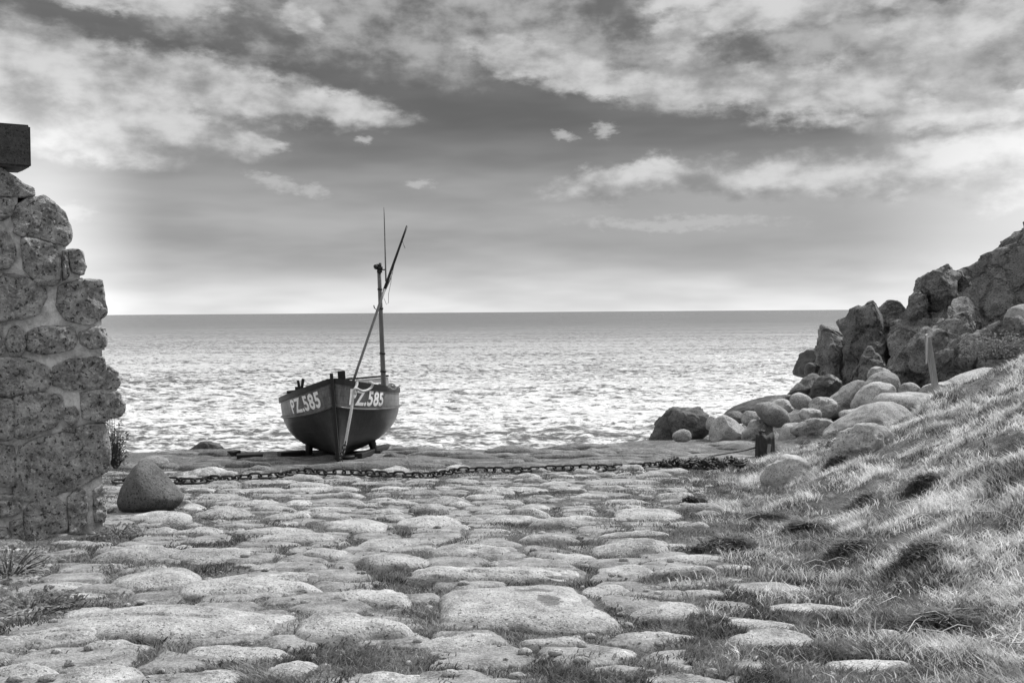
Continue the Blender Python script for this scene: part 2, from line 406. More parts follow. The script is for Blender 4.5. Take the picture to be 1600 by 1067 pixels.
def grass_mat(name, lo, hi, pscale, thr=(0.38, 0.62)):
    m, t, b, pos = new_mat(name)
    at = t.new('ShaderNodeAttribute', attribute_name='tone'); 
    pa = t.remap(t.noise(t.vec('MULTIPLY', pos, (1, 1, 0.3)), pscale, 4, 0.6), thr[0], thr[1])
    k = t.math('ADD', t.math('MULTIPLY', pa, 0.5), t.math('MULTIPLY', at.outputs['Fac'], 0.5))
    t.l.new(t.grey(t.remap(k, 0.05, 0.95, lo, hi, smooth=False)), b.inputs['Base Color'])
    b.inputs['Roughness'].default_value = 0.6; b.inputs['Specular IOR Level'].default_value = 0.25
    o = t.n['Material Output']; tr = t.new('ShaderNodeBsdfTranslucent'); t.l.new(b.inputs['Base Color'].links[0].from_socket, tr.inputs[0])
    mxs = t.new('ShaderNodeMixShader'); mxs.inputs[0].default_value = 0.35
    t.l.new(b.outputs[0], mxs.inputs[1]); t.l.new(tr.outputs[0], mxs.inputs[2]); t.l.new(mxs.outputs[0], o.inputs[0])
    return m
M_grass = grass_mat('bank_grass', 0.05, 1.0, 2.2, (.38, .59))
M_turf = grass_mat('slip_turf', 0.02, 0.36, 2.6)
M_leaf = grass_mat('weed_leaf', 0.06, 0.30, 3.0)
M_straw = paint('dry_straw', 0.55, 0.2, 20)

m, t, b, pos = new_mat('sea_water'); M_sea = m
b.inputs['Base Color'].default_value = (0.16, 0.16, 0.16, 1); b.inputs['Roughness'].default_value = 0.24; b.inputs['IOR'].default_value = 1.33
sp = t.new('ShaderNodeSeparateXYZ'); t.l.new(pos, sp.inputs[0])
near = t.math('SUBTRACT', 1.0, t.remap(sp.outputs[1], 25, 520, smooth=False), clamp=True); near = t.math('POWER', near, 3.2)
glint = t.noise(t.vec('MULTIPLY', pos, (0.75, 1.0, 1)), 1.15, 5, 0.66, 0.5); glint2 = t.noise(t.vec('MULTIPLY', pos, (0.16, 1.0, 1)), 0.16, 4, 0.6)
glint3 = t.noise(t.vec('MULTIPLY', pos, (0.65, 1.0, 1)), 3.4, 3, 0.6, 0.6)
glint_mask = t.remap(t.math('ADD', t.math('MULTIPLY', glint, 0.42), t.math('ADD', t.math('MULTIPLY', glint2, 0.20), t.math('MULTIPLY', glint3, 0.38))), 0.42, 0.54)
t.l.new(t.grey(t.math('ADD', 0.06, t.math('MULTIPLY', t.math('ADD', 0.10, t.math('MULTIPLY', near, 0.62)), t.mix(glint_mask, 0.06, 1.0)))), b.inputs['Base Color'])  # nearer water whitened in patches: sun glitter painted into the base colour
h1 = t.noise(t.vec('MULTIPLY', pos, (0.45, 1.0, 1)), 0.55, 5, 0.62, 0.6)
h2 = t.noise(t.vec('MULTIPLY', pos, (0.6, 1.0, 1)), 2.6, 4, 0.6, 0.4)
h3 = t.noise(t.vec('MULTIPLY', pos, (0.35, 1.0, 1)), 0.07, 4, 0.6)
h = t.math('ADD', t.math('MULTIPLY', h1, 0.9), t.math('ADD', t.math('MULTIPLY', h2, 0.16), t.math('MULTIPLY', h3, 2.0)))
bump(t, b, h, t.mix(near, 0.5, 1.0), 1.0)

M_hull_low = paint('hull_bottom_paint', 0.030, 0.8, 3.0, 0.36, (1, 1, 0.35), 0.006, True)
M_hull_top = paint('hull_topside_paint', 0.15, 0.75, 4.0, 0.40, (1, 1, 0.3), 0.006, True)
M_black = paint('black_tarred_wood', 0.012, 0.5, 8, 0.5)
M_spar = paint('weathered_spar', 0.13, 0.4, 10, 0.6, (4, 4, 0.4))
M_white = paint('white_paint', 0.96, 0.08, 8, 0.5)
M_pale = paint('pale_deck_paint', 0.50, 0.15, 8, 0.6)
M_rope = paint('pale_rope', 0.46, 0.3, 40, 0.9)
M_iron = paint('rusted_iron', 0.025, 0.6, 25, 0.6, bdist=0.004)
M_postwood = paint('grey_weathered_wood', 0.27, 0.45, 12, 0.9, (4, 4, 0.5))
M_stump = paint('charred_stump_wood', 0.035, 0.8, 10, 0.9, (2, 2, 0.5), 0.01)

# ------------------------------------------------------------------ sea, ground
def grid(xs, ys, zf):
    X, Y = np.meshgrid(xs, ys); Z = zf(X, Y); nx = len(xs); ny = len(ys)
    i = np.arange(nx * ny).reshape(ny, nx)
    q = np.stack([i[:-1, :-1], i[:-1, 1:], i[1:, 1:], i[1:, :-1]], -1).reshape(-1, 4)
    return np.stack([X.ravel(), Y.ravel(), Z.ravel()], 1), q
SEA = -2.75
def waves(X, Y):
    q = p3(X, Y); damp = np.clip((420 - Y) / 330, 0, 1) * np.clip((100 - np.abs(X)) / 25, 0, 1)
    warp = fbm(q, .25, 2, 51)[:, None] * np.array([[1.5, .9, 0]]); qw = q + warp
    z = ridged(qw * np.array([.62, 1, 1]), .7, 3, 52) * .10 + ridged(qw * np.array([.7, 1, 1]), 2.1, 2, 55) * .062 + fbm(q * np.array([.5, 1, 1]), .12, 2, 57) * .12
    return SEA + z.reshape(X.shape) * damp
xs = np.concatenate([[-30000, -8000, -2000, -600, -250, -140], np.arange(-100, -42, 0.9), np.arange(-42, 42, 0.15), np.arange(42, 101, 0.9), [140, 250, 600, 2000, 8000, 30000.]])
ys = [12.0, 17.0]
while ys[-1] < 430: ys.append(ys[-1] + max(0.13, 0.000055 * ys[-1] ** 2))
ys = np.array(ys + [600, 1500, 5000, 20000, 45000.])
v, q = grid(xs, ys, waves)
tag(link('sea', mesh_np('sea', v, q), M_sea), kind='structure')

xs = np.concatenate([np.arange(-30, -7, 0.5), np.arange(-7, -4.6, 0.055), np.arange(-4.6, 3.4, 0.03), np.arange(3.4, 8.5, 0.055), np.arange(8.5, 40, 0.4)])
ys = np.concatenate([np.arange(-8, 3.4, 0.4), np.arange(3.4, 9, 0.028), np.arange(9, 15.6, .05), np.arange(15.6, 24, 0.075), np.arange(24, 45, 0.35)])
v, q = grid(xs, ys, gfull)
me = mesh_np('ground', v, q); at = me.attributes.new('cob', 'FLOAT', 'POINT'); at.data.foreach_set('value', cob(v[:, 0], v[:, 1]).astype(np.float32))
tag(link('ground', me, M_ground), kind='structure')

# ------------------------------------------------------------------ stones set in the ground
def resample(pts, n, tight=0.0):
    pts = np.asarray(pts, float); m_ = len(pts); res = []
    for i in range(m_):      # Catmull-Rom round the outline
        p_1, p_2, p_3, p_4 = pts[i - 1], pts[i], pts[(i + 1) % m_], pts[(i + 2) % m_]
        for s in np.linspace(0, 1, 12, endpoint=False):
            cr_ = 0.5 * (2 * p_2 + (p_3 - p_1) * s + (2 * p_1 - 5 * p_2 + 4 * p_3 - p_4) * s * s + (3 * p_2 - p_1 - 3 * p_3 + p_4) * s ** 3)
            res.append(cr_ * (1 - tight) + (p_2 * (1 - s) + p_3 * s) * tight)
    res = np.array(res); d = np.r_[0, np.cumsum(np.linalg.norm(np.diff(np.vstack([res, res[:1]]), axis=0), axis=1))]
    u = np.linspace(0, d[-1], n, endpoint=False); rr = np.vstack([res, res[:1]])
    return np.column_stack([np.interp(u, d, rr[:, 0]), np.interp(u, d, rr[:, 1])])

STONES = []     # x, y, a, b, rot
def polar(outline, prof, nring, displace):
    """outline (n,2) -> dome vertices; prof(t) gives radius factor and height for t in 0..1"""
    n = len(outline); c = outline.mean(0); vs = []
    for i in range(nring + 1):
        r, hgt = prof(i / nring)
        pts = c + (outline - c) * max(r, 0.02)
        vs.append(np.column_stack([pts, np.full(n, hgt)]))
    v = np.concatenate(vs + [np.array([[c[0], c[1], prof(0)[1]]])])
    i = np.arange(nring * n).reshape(nring, n); j = np.roll(i, -1, 1)
    q = np.stack([i, j, j + n, i + n], -1)[:, :, ::-1].reshape(-1, 4)
    top = len(v) - 1; k = np.arange(n)
    tr = np.stack([np.full(n, top), k, np.roll(k, -1)], 1)[:, ::1]
    return displace(v), q, tr
def ground_stone(name, x, y, a, b, h, mat, seed, rot=0.0, sq=2.4, flat=2.4, rough=1.0, outline=None):
    n = int(np.clip(a * 170 / max(y / 6, 0.8), 26, 110)); nr = max(10, n // 3); rs = random.Random(seed)
    if outline is None:
        m_ = rs.choice([6, 7, 8, 9]); pts = []
        for i in range(m_):
            th = 2 * math.pi * (i + rs.uniform(-.32, .32)) / m_; rr = (abs(math.cos(th)) ** sq + abs(math.sin(th)) ** sq) ** (-1 / sq) * rs.uniform(.84, 1.10)
            pts.append((math.cos(th) * rr * a, math.sin(th) * rr * b))
        o = resample(np.array(pts), n)
        o = o / np.abs(o).max(0) * np.array([a, b])
        cr, sr = math.cos(rot), math.sin(rot); o = o @ np.array([[cr, sr], [-sr, cr]])
    else: o = resample(np.array(outline) - np.array([[x, y]]), n)
    tilt = np.array([rs.uniform(-.3, .3) * h / a, rs.uniform(-.35, .15) * h / b])
    e_ = rs.uniform(.42, .68); crk = rs.random() < .55
    def prof(t):
        if t < 0.8:
            u = t / 0.8; r = math.sin(u * math.pi / 2) ** 0.9
            return r, h * max(0.0, 1 - r ** flat) ** e_
        u = (t - 0.8) / 0.2
        return 1 + 0.03 * u, -0.13 * u
    def disp(v):
        w_ = np.column_stack([v[:, 0] + x, v[:, 1] + y, v[:, 2]]); sz = max(a, .12)
        up = np.clip(v[:, 2] / h + .25, 0, 1)
        d = fbm(w_, .55 / sz, 3, seed) * h * 0.55 + fbm(w_, 2.2 / sz, 3, seed + 3) * h * 0.20 + fbm(w_, 24, 3, seed + 9) * 0.008 * rough
        if crk:   # bedding cracks run along the stone
            c_ = ridged(w_ * np.array([.35, 1.3, 1.0]), 1.4 / sz, 2, seed + 6); d -= np.clip(c_ - .62, 0, .3) * h * 1.3
        v = v.copy(); v[:, 2] += d * up + v[:, :2] @ tilt
        v[:, 0] += fbm(w_, 8, 3, seed + 4) * 0.035 * min(1, a * 3); v[:, 1] += fbm(w_, 8, 3, seed + 5) * 0.035 * min(1, b * 3)
        v[:, 2] += gsmooth(v[:, 0] + x, v[:, 1] + y)
        return v
    ar = np.sum(o[:, 0] * np.roll(o[:, 1], -1) - o[:, 1] * np.roll(o[:, 0], -1))
    if ar < 0: o = o[::-1]
    v, q, tr = polar(o, prof, nr, disp)
    z0 = float(gsmooth(np.array([x]), np.array([y]))[0]); v[:, 2] -= z0
    STONES.append((x, y, a, b, rot))
    return link(name, mesh_np(name, v, q, tr), mat, loc=(x, y, z0))
def stone_px(x0, x1, r0, r1, hk=0.22):
    cx = (x0 + x1) / 2; X1, Y1 = hit(cx, r1); wd = (x1 - x0) / F * (Y1 + 0.1); a = wd / 2
    h = min(0.09, hk * wd)
    while True:
        Xa, Ya = hit(cx, r0, h); bb = (Ya - Y1) / 1.5
        if bb >= 0.42 * a or h < 0.025: break
        h *= 0.85
    bb = min(max(bb, 0.3 * a), a * 1.15); Yc = Y1 + bb
    return ray(cx, (r0 + r1) / 2).x * Yc, Yc, a * 1.06 * (Yc / (Y1 + 0.1)), bb * 1.12, h * .85

OUTL = {
 'largest flat slab of the slipway, with a dark stain on its top': (.07, [(688,928),(720,912),(790,906),(880,905),(906,918),(935,945),(968,982),(900,990),(800,986),(725,985),(690,968)]),
 'long pale slab with a cracked edge, widest raised stone left of the stained slab': (.09, [(274,936),(296,916),(345,900),(430,897),(490,906),(520,926),(480,930),(430,934),(370,940),(310,941)]),
 'thick block-like grey stone with a steep front face at lower centre': (.10, [(457,994),(476,968),(500,961),(560,961),(596,964),(640,986),(640,998),(600,1006),(545,1014),(490,1012)]),
}
BIG = [  # x0, x1, top row, bottom row, label
 (272,522,897,940,'long pale slab with a cracked edge, widest raised stone left of the stained slab'),
 (95,465,944,1008,'very wide flat sunken ledge in front of the long pale slab'),
 (457,642,960,1016,'thick block-like grey stone with a steep front face at lower centre'),
 (282,445,1002,1038,'oval pale stone with dark smudge on top, left of the thick block-like stone'),
 (122,240,1000,1028,'small smooth dome stone ringed by turf at lower left'),
 (-20,165,975,1016,'broad pale stone at the left edge, in front of the weeds'),
 (-30,102,1035,1075,'rough pale stone in the bottom left corner of the photo'),
 (92,225,1040,1085,'pale stone with a white ridge along its top, second from the bottom left corner'),
 (275,378,1042,1085,'pale humped stone on the bottom edge left of the round knob-like stone'),
 (422,500,1024,1062,'nearly round knob-like pale stone near the bottom edge'),
 (552,680,1048,1085,'flat smooth white-topped stone on the bottom edge, right of the round knob-like stone'),
 (655,778,985,1030,'ragged pale triangular stone just in front of the stained slab'),
 (680,968,905,985,'largest flat slab of the slipway, with a dark stain on its top'),
 (625,905,878,916,'wide flat slab directly behind the stained slab'),
 (522,650,916,948,'low pale stone between the long pale slab and the stained slab'),
 (-10,55,947,972,'small pale stone at the left edge beside leafy weeds'),
 (100,172,947,970,'small flat stone behind the left end of the sunken ledge'),
 (65,150,905,928,'smooth flat pale stone among turf a step out from the wall corner'),
 (175,320,884,926,'smooth sloping stone left of and behind the long pale slab'),
 (150,300,853,882,'low furrowed stone near the foot of the ruined wall'),
 (255,395,850,884,'layered ridged stone in front of the cone-shaped boulder'),
 (380,495,876,894,'narrow pale strip of stone behind the long pale slab'),
 (537,675,860,894,'tilted grey stone with lined top, left of the slabs behind the stained one'),
 (557,655,838,864,'curled-edge stone behind the tilted grey one'),
 (672,805,848,877,'dark-ringed domed stone behind the wide flat slab'),
 (465,550,855,876,'small domed stone behind the narrow pale strip'),
 (400,525,832,852,'long low stone with bright top in the middle left of the slipway'),
 (370,492,821,841,'long low domed stone just behind the bright-topped long one'),
 (922,1045,842,871,'smooth lens-shaped stone left of the dark grass tussock'),
 (932,1040,827,842,'flat strip of stone behind the smooth lens-shaped one'),
 (807,905,835,853,'wedge-shaped low stone in the middle of the slipway'),
 (850,935,860,883,'lumpy stone right of the dark-ringed dome'),
 (910,990,912,934,'half-buried stone off the right corner of the stained slab'),
 (972,1098,936,972,'domed stone with turf growing over its front, right of the stained slab'),
 (1045,1130,920,940,'low pale stone behind the turf-fronted dome'),
 (1200,1345,942,960,'thin pale strip of stone showing through the bank grass'),
 (1133,1153,953,972,'fist-sized round pebble standing in the turf on the right'),
 (1130,1272,977,1016,'flat triangular pale stone sunk in grass at lower right'),
 (1265,1425,1024,1062,'bright white-topped stone in the grass near the lower right corner'),
 (1145,1198,1038,1058,'little broken white stone left of the bright white-topped one'),
 (1007,1160,1056,1085,'wide pale stone cut by the bottom edge right of centre'),
 (965,1100,987,1010,'low flat stone trailing from the right corner of the stained slab'),
 (1015,1120,882,902,'sandy flat stone in front of the dark grass tussock'),
 (960,1070,790,813,'large smooth pale dome in the right half of the middle rows'),
 (810,922,995,1022,'flat mossy stone in front of the stained slab'),
 (1370,1410,983,997,'small pale patch of stone deep in the bank grass'),
 (935,1020,878,905,'flat speckled stone right of the lumpy one'),
 (204,305,797,820,'flat stone directly under the cone-shaped boulder'),
 (507,605,808,836,'broad saddle-shaped cobble in the middle left'),
 (622,722,803,829,'broad flat cobble with banded top in mid slipway'),
]
for i, (x0, x1, r0, r1, lb) in enumerate(BIG):
    x, y, a, bb, h = stone_px(x0, x1, r0, r1, 0.15)
    big = (x1 - x0) > 200
    ol = None
    if lb in OUTL:
        h = OUTL[lb][0]; ol = [hit(px_, py_, h * .75 * min(1, max(0, (r1 - py_) / (r1 - r0)))) for px_, py_ in OUTL[lb][1]]
        x = sum(q_[0] for q_ in ol) / len(ol); y = sum(q_[1] for q_ in ol) / len(ol)
        a = np.ptp([q_[0] for q_ in ol]) / 2; bb = np.ptp([q_[1] for q_ in ol]) / 2
    o = ground_stone('paving_slab' if big else 'paving_stone', x, y, a, bb, h, M_slab, 100 + i, rot=random.uniform(-0.1, 0.1),
                     sq=3.0 if big else 2.5, flat=5.0 if big else 3.0, outline=ol)
    if 'dark stain' in lb:
        sx_, sy_ = hit(858, 938, h); s2x, s2y = hit(838, 921, h)
        o.data.materials.clear(); o.data.materials.append(granite('stained_slab', 0.13, 0.54, 75, 5, 1.0, 0.03, rand=0.0, stain=[(sx_, sy_, .075, .15), (s2x, s2y, .13, .045)]))
    tag(o, lb, 'paving stone', 'larger stones paving the slipway')
MID = [(357,440,758,772),(442,558,758,770),(317,374,755,765),(383,467,749,759),(450,525,751,763),(410,469,770,778),(492,570,766,781),
 (308,391,771,783),(352,435,780,791),(318,396,789,811),(398,464,788,803),(447,485,780,793),(411,485,797,813),(482,562,791,801),(490,551,800,815),
 (568,636,791,806),(344,413,813,827),(283,320,785,798),(220,275,822,836),(435,477,814,822),(526,573,778,790),(575,619,777,785),(550,607,749,759),
 (580,642,758,768),(617,690,764,774),(640,700,785,803),(588,656,781,790),(700,750,748,757),(707,771,755,767),(788,854,759,769),(824,867,771,780),
 (801,850,738,750),(902,1030,746,758),(923,976,758,770),(895,953,770,780),(938,1013,777,790),(1032,1069,778,788),(812,863,784,799),(771,820,781,792),
 (762,801,790,806),(700,745,782,795),(876,932,790,803),(886,921,782,791),(724,786,771,782),(707,756,806,817),(751,839,803,821),
 (826,906,806,827),(747,801,823,838),(871,931,804,815),(700,736,818,829),(989,1019,756,767),(869,917,760,770),(876,917,739,747)]
def zone(x, y):
    """share a label only within one patch of look-alike cobbles"""
    side = 'left' if x < -1.6 else ('middle' if x < 0.25 else 'right')
    where = {'left': 'left part of the slipway', 'middle': 'middle of the slipway', 'right': 'right part below the bank'}[side]
    if y > 15.1: row = 'beyond the chain'
    elif y > 12.0: row = 'just before the chain'
    elif y > 9.2: row = 'halfway to the chain'
    elif y > 6.6: row = 'behind the large slabs'
    else: row = 'among the foreground slabs'
    return f'{row}, {where}', side
def place_cobble(x, y, a, bb, h, seed, rot=0.0):
    o = ground_stone('cobble', x, y, a, bb, h, M_ledge if y > 15.1 else M_cobble, seed, rot, sq=2.3, flat=2.2)
    wz, side = zone(x, y)
    sz = 'long flat stone' if a > 0.36 else ('rounded cobble' if a > 0.15 else 'small rounded cobble')
    tag(o, f'{sz} {wz}', 'cobble', f'cobbles {wz}')
for i, s in enumerate(MID):
    x, y, a, bb, h = stone_px(*s)
    place_cobble(x, y, a * 1.06, bb * 1.08, h * 1.05, 300 + i)
def free(x, y, a, b, gap):
    for (sx, sy, sa, sb, _) in STONES:
        if ((x - sx) / (sa + a + gap)) ** 2 + ((y - sy) / (sb + b + gap)) ** 2 < 0.92: return False
    return True
# long strata of rock beyond the chain, then fillers between the placed stones
cnt = 0
for k in range(2500):
    y = random.uniform(15.0, 20.2); x = random.uniform(-6.6, 3.6); a = random.choice([.25, .4, .55, .75, .95]); b = random.uniform(.13, .30)
    if y < 15.3 and abs(a) > .5: continue
    if y > edge_y(x) - 0.2 or x > bank_x(y) - a * 0.7: continue
    if abs(x + 3.05) < 0.25 + a and 16.5 < y < 17.0: continue
    if free(x, y, a * .9, b * .9, -0.02):
        place_cobble(x, y, a, b, random.uniform(.05, .11), 500 + k, random.uniform(-.08, .08)); cnt += 1
        if cnt > 62: break
for i, s_ in enumerate([(1012,1112,689,703), (1104,1186,686,699), (1066,1176,703,721), (985,1082,701,712), (1120,1182,694,705), (930,1020,700,709), (1000,1060,712,722)]):
    x, y, a, bb, h = stone_px(*s_, .12)
    place_cobble(x, y, a, bb, h * 1.3, 450 + i)
cnt = 0
for k in range(14000):
    y = 4.15 + 10.9 * random.random() ** 0.9; lim = bank_x(y) - 0.35
    near = y < 8.5
    x = random.uniform(max(-5.0, -0.52 * y - .4), lim); a = random.choice([.09, .14, .2, .28, .36] if near else [.08, .12, .16, .21, .26]); b = a * random.uniform(.5, .85)
    if y < 10 and x < -3.5 - (8.8 - y) * 0.4 and y > 6.5: continue
    if math.hypot(x + 3.63, (y - 10.25)) < 0.45: continue
    if free(x, y, a, b, -0.01 if near else 0.015):
        place_cobble(x, y, a, b, a * random.uniform(.10, .2) if near else a * random.uniform(.25, .42), 3000 + k, random.uniform(-.3, .3)); cnt += 1
        if cnt > 175: break
print('stones', len(STONES))

# ------------------------------------------------------------------ rocks that stand free
def facing_rock(name, px, Y, front, back, mat, seed, n=90, nr=34, pw_=2.0, amp=0.06, cuts=5, ridge=0.0, lean=0.0, sharp=0.86, terr=0.0, tfreq=1.0, tight=0.15, fine=0.0):
    """a solid rock whose side seen from the slipway has the given outline at distance Y"""
    o = np.array([(P(a_, b_, Y).x, P(a_, b_, Y).z) for a_, b_ in px]); size = np.ptp(o, axis=0).max()
    o = resample(o, n, tight); c = o.mean(0); vs = []
    for i in range(2 * nr + 1):
        s = i / nr - 1
        r = math.cos(s * math.pi / 2) ** 0.8 if abs(s) < 1 else 0.0
        dep = (1 - r ** pw_) ** (1 / pw_) if r < 1 else 0
        dy = -front * dep if s < 0 else back * dep
        pts = c + (o - c) * max(r, 0.012)
        vs.append(np.column_stack([pts[:, 0], np.full(n, Y + dy), pts[:, 1]]))
    v = np.concatenate(vs)
    i = np.arange(2 * nr * n).reshape(2 * nr, n); j = np.roll(i, -1, 1)
    q = np.stack([i, j, j + n, i + n], -1).reshape(-1, 4)
    area = np.sum(o[:, 0] * np.roll(o[:, 1], -1) - o[:, 1] * np.roll(o[:, 0], -1))
    if area < 0: q = q[:, ::-1]
    cen = np.array([c[0], Y, c[1]])
    rs = np.random.default_rng(seed)
    for _ in range(cuts):     # broken flat faces
        nn = np.array([rs.uniform(-1, 1), -rs.uniform(0.25, 1), rs.uniform(-0.5, 0.9)]); nn /= np.linalg.norm(nn)
        d = (v - cen) @ nn; o_ = d.max() * rs.uniform(sharp - 0.2, sharp); e = np.maximum(0, d - o_); v = v - (e * 0.9)[:, None] * nn
    if lean: v[:, 1] += (v[:, 2] - v[:, 2].min()) * lean
    nrm = v - cen; nrm /= np.maximum(np.linalg.norm(nrm, axis=1), 1e-6)[:, None]
    d = fbm(v, 1.6 / size, 4, seed) * amp * size + fbm(v, 9 / size, 4, seed + 3) * amp * size * 0.30
    if ridge:
        ang = v @ np.array([[.80, 0, .60], [0, 1, 0], [-.60, 0, .80]]); st = ang * np.array([0.45, 1, 1.6])
        d += (ridged(st, 3.4 / size, 4, seed + 5) - 0.3) * ridge * size
    if fine:
        st2 = v @ np.array([[.70, 0, .71], [0, 1, 0], [-.71, 0, .70]]) * np.array([.35, .8, 1.5]); d += (ridged(st2, .55, 4, seed + 21) - .3) * fine * size; d -= np.clip(ridged(st2 * np.array([1.4, 1, .8]), .9, 2, seed + 23) - .72, 0, 1) * fine * size * 3
    if terr:
        f_ = (fbm(v * np.array([1, .6, 1.25]) @ np.array([[.85, 0, .53], [0, 1, 0], [-.53, 0, .85]]), 2.6 / size * tfreq, 3, seed + 8) + 1) * 5; fl = np.floor(f_); fr_ = f_ - fl
        d += (fl + np.clip((fr_ - .78) / .22, 0, 1) - 5) * terr * size
    v = v + nrm * d[:, None]
    base = Vector((c[0], Y, v[:, 2].min()))
    return link(name, mesh_np(name, v - np.array(base), q), mat, loc=base)
def ell(x0, x1, y0, y1, rot=0, n=10, k=2.3, seed=1):
    cx, cy = (x0 + x1) / 2, (y0 + y1) / 2; a, b = (x1 - x0) / 2, (y1 - y0) / 2; r_ = random.Random(seed); res = []
    for i in range(n):
        th = 2 * math.pi * i / n; f = (abs(math.cos(th)) ** k + abs(math.sin(th)) ** k) ** (-1 / k) * r_.uniform(.93, 1.06)
        X, Y_ = a * math.cos(th) * f, b * math.sin(th) * f
        res.append((cx + X * math.cos(R(rot)) - Y_ * math.sin(R(rot)), cy + X * math.sin(R(rot)) + Y_ * math.cos(R(rot))))
    return res
def depthof(px, Y): xs_ = [p[0] for p in px]; return (max(xs_) - min(xs_)) / F * Y

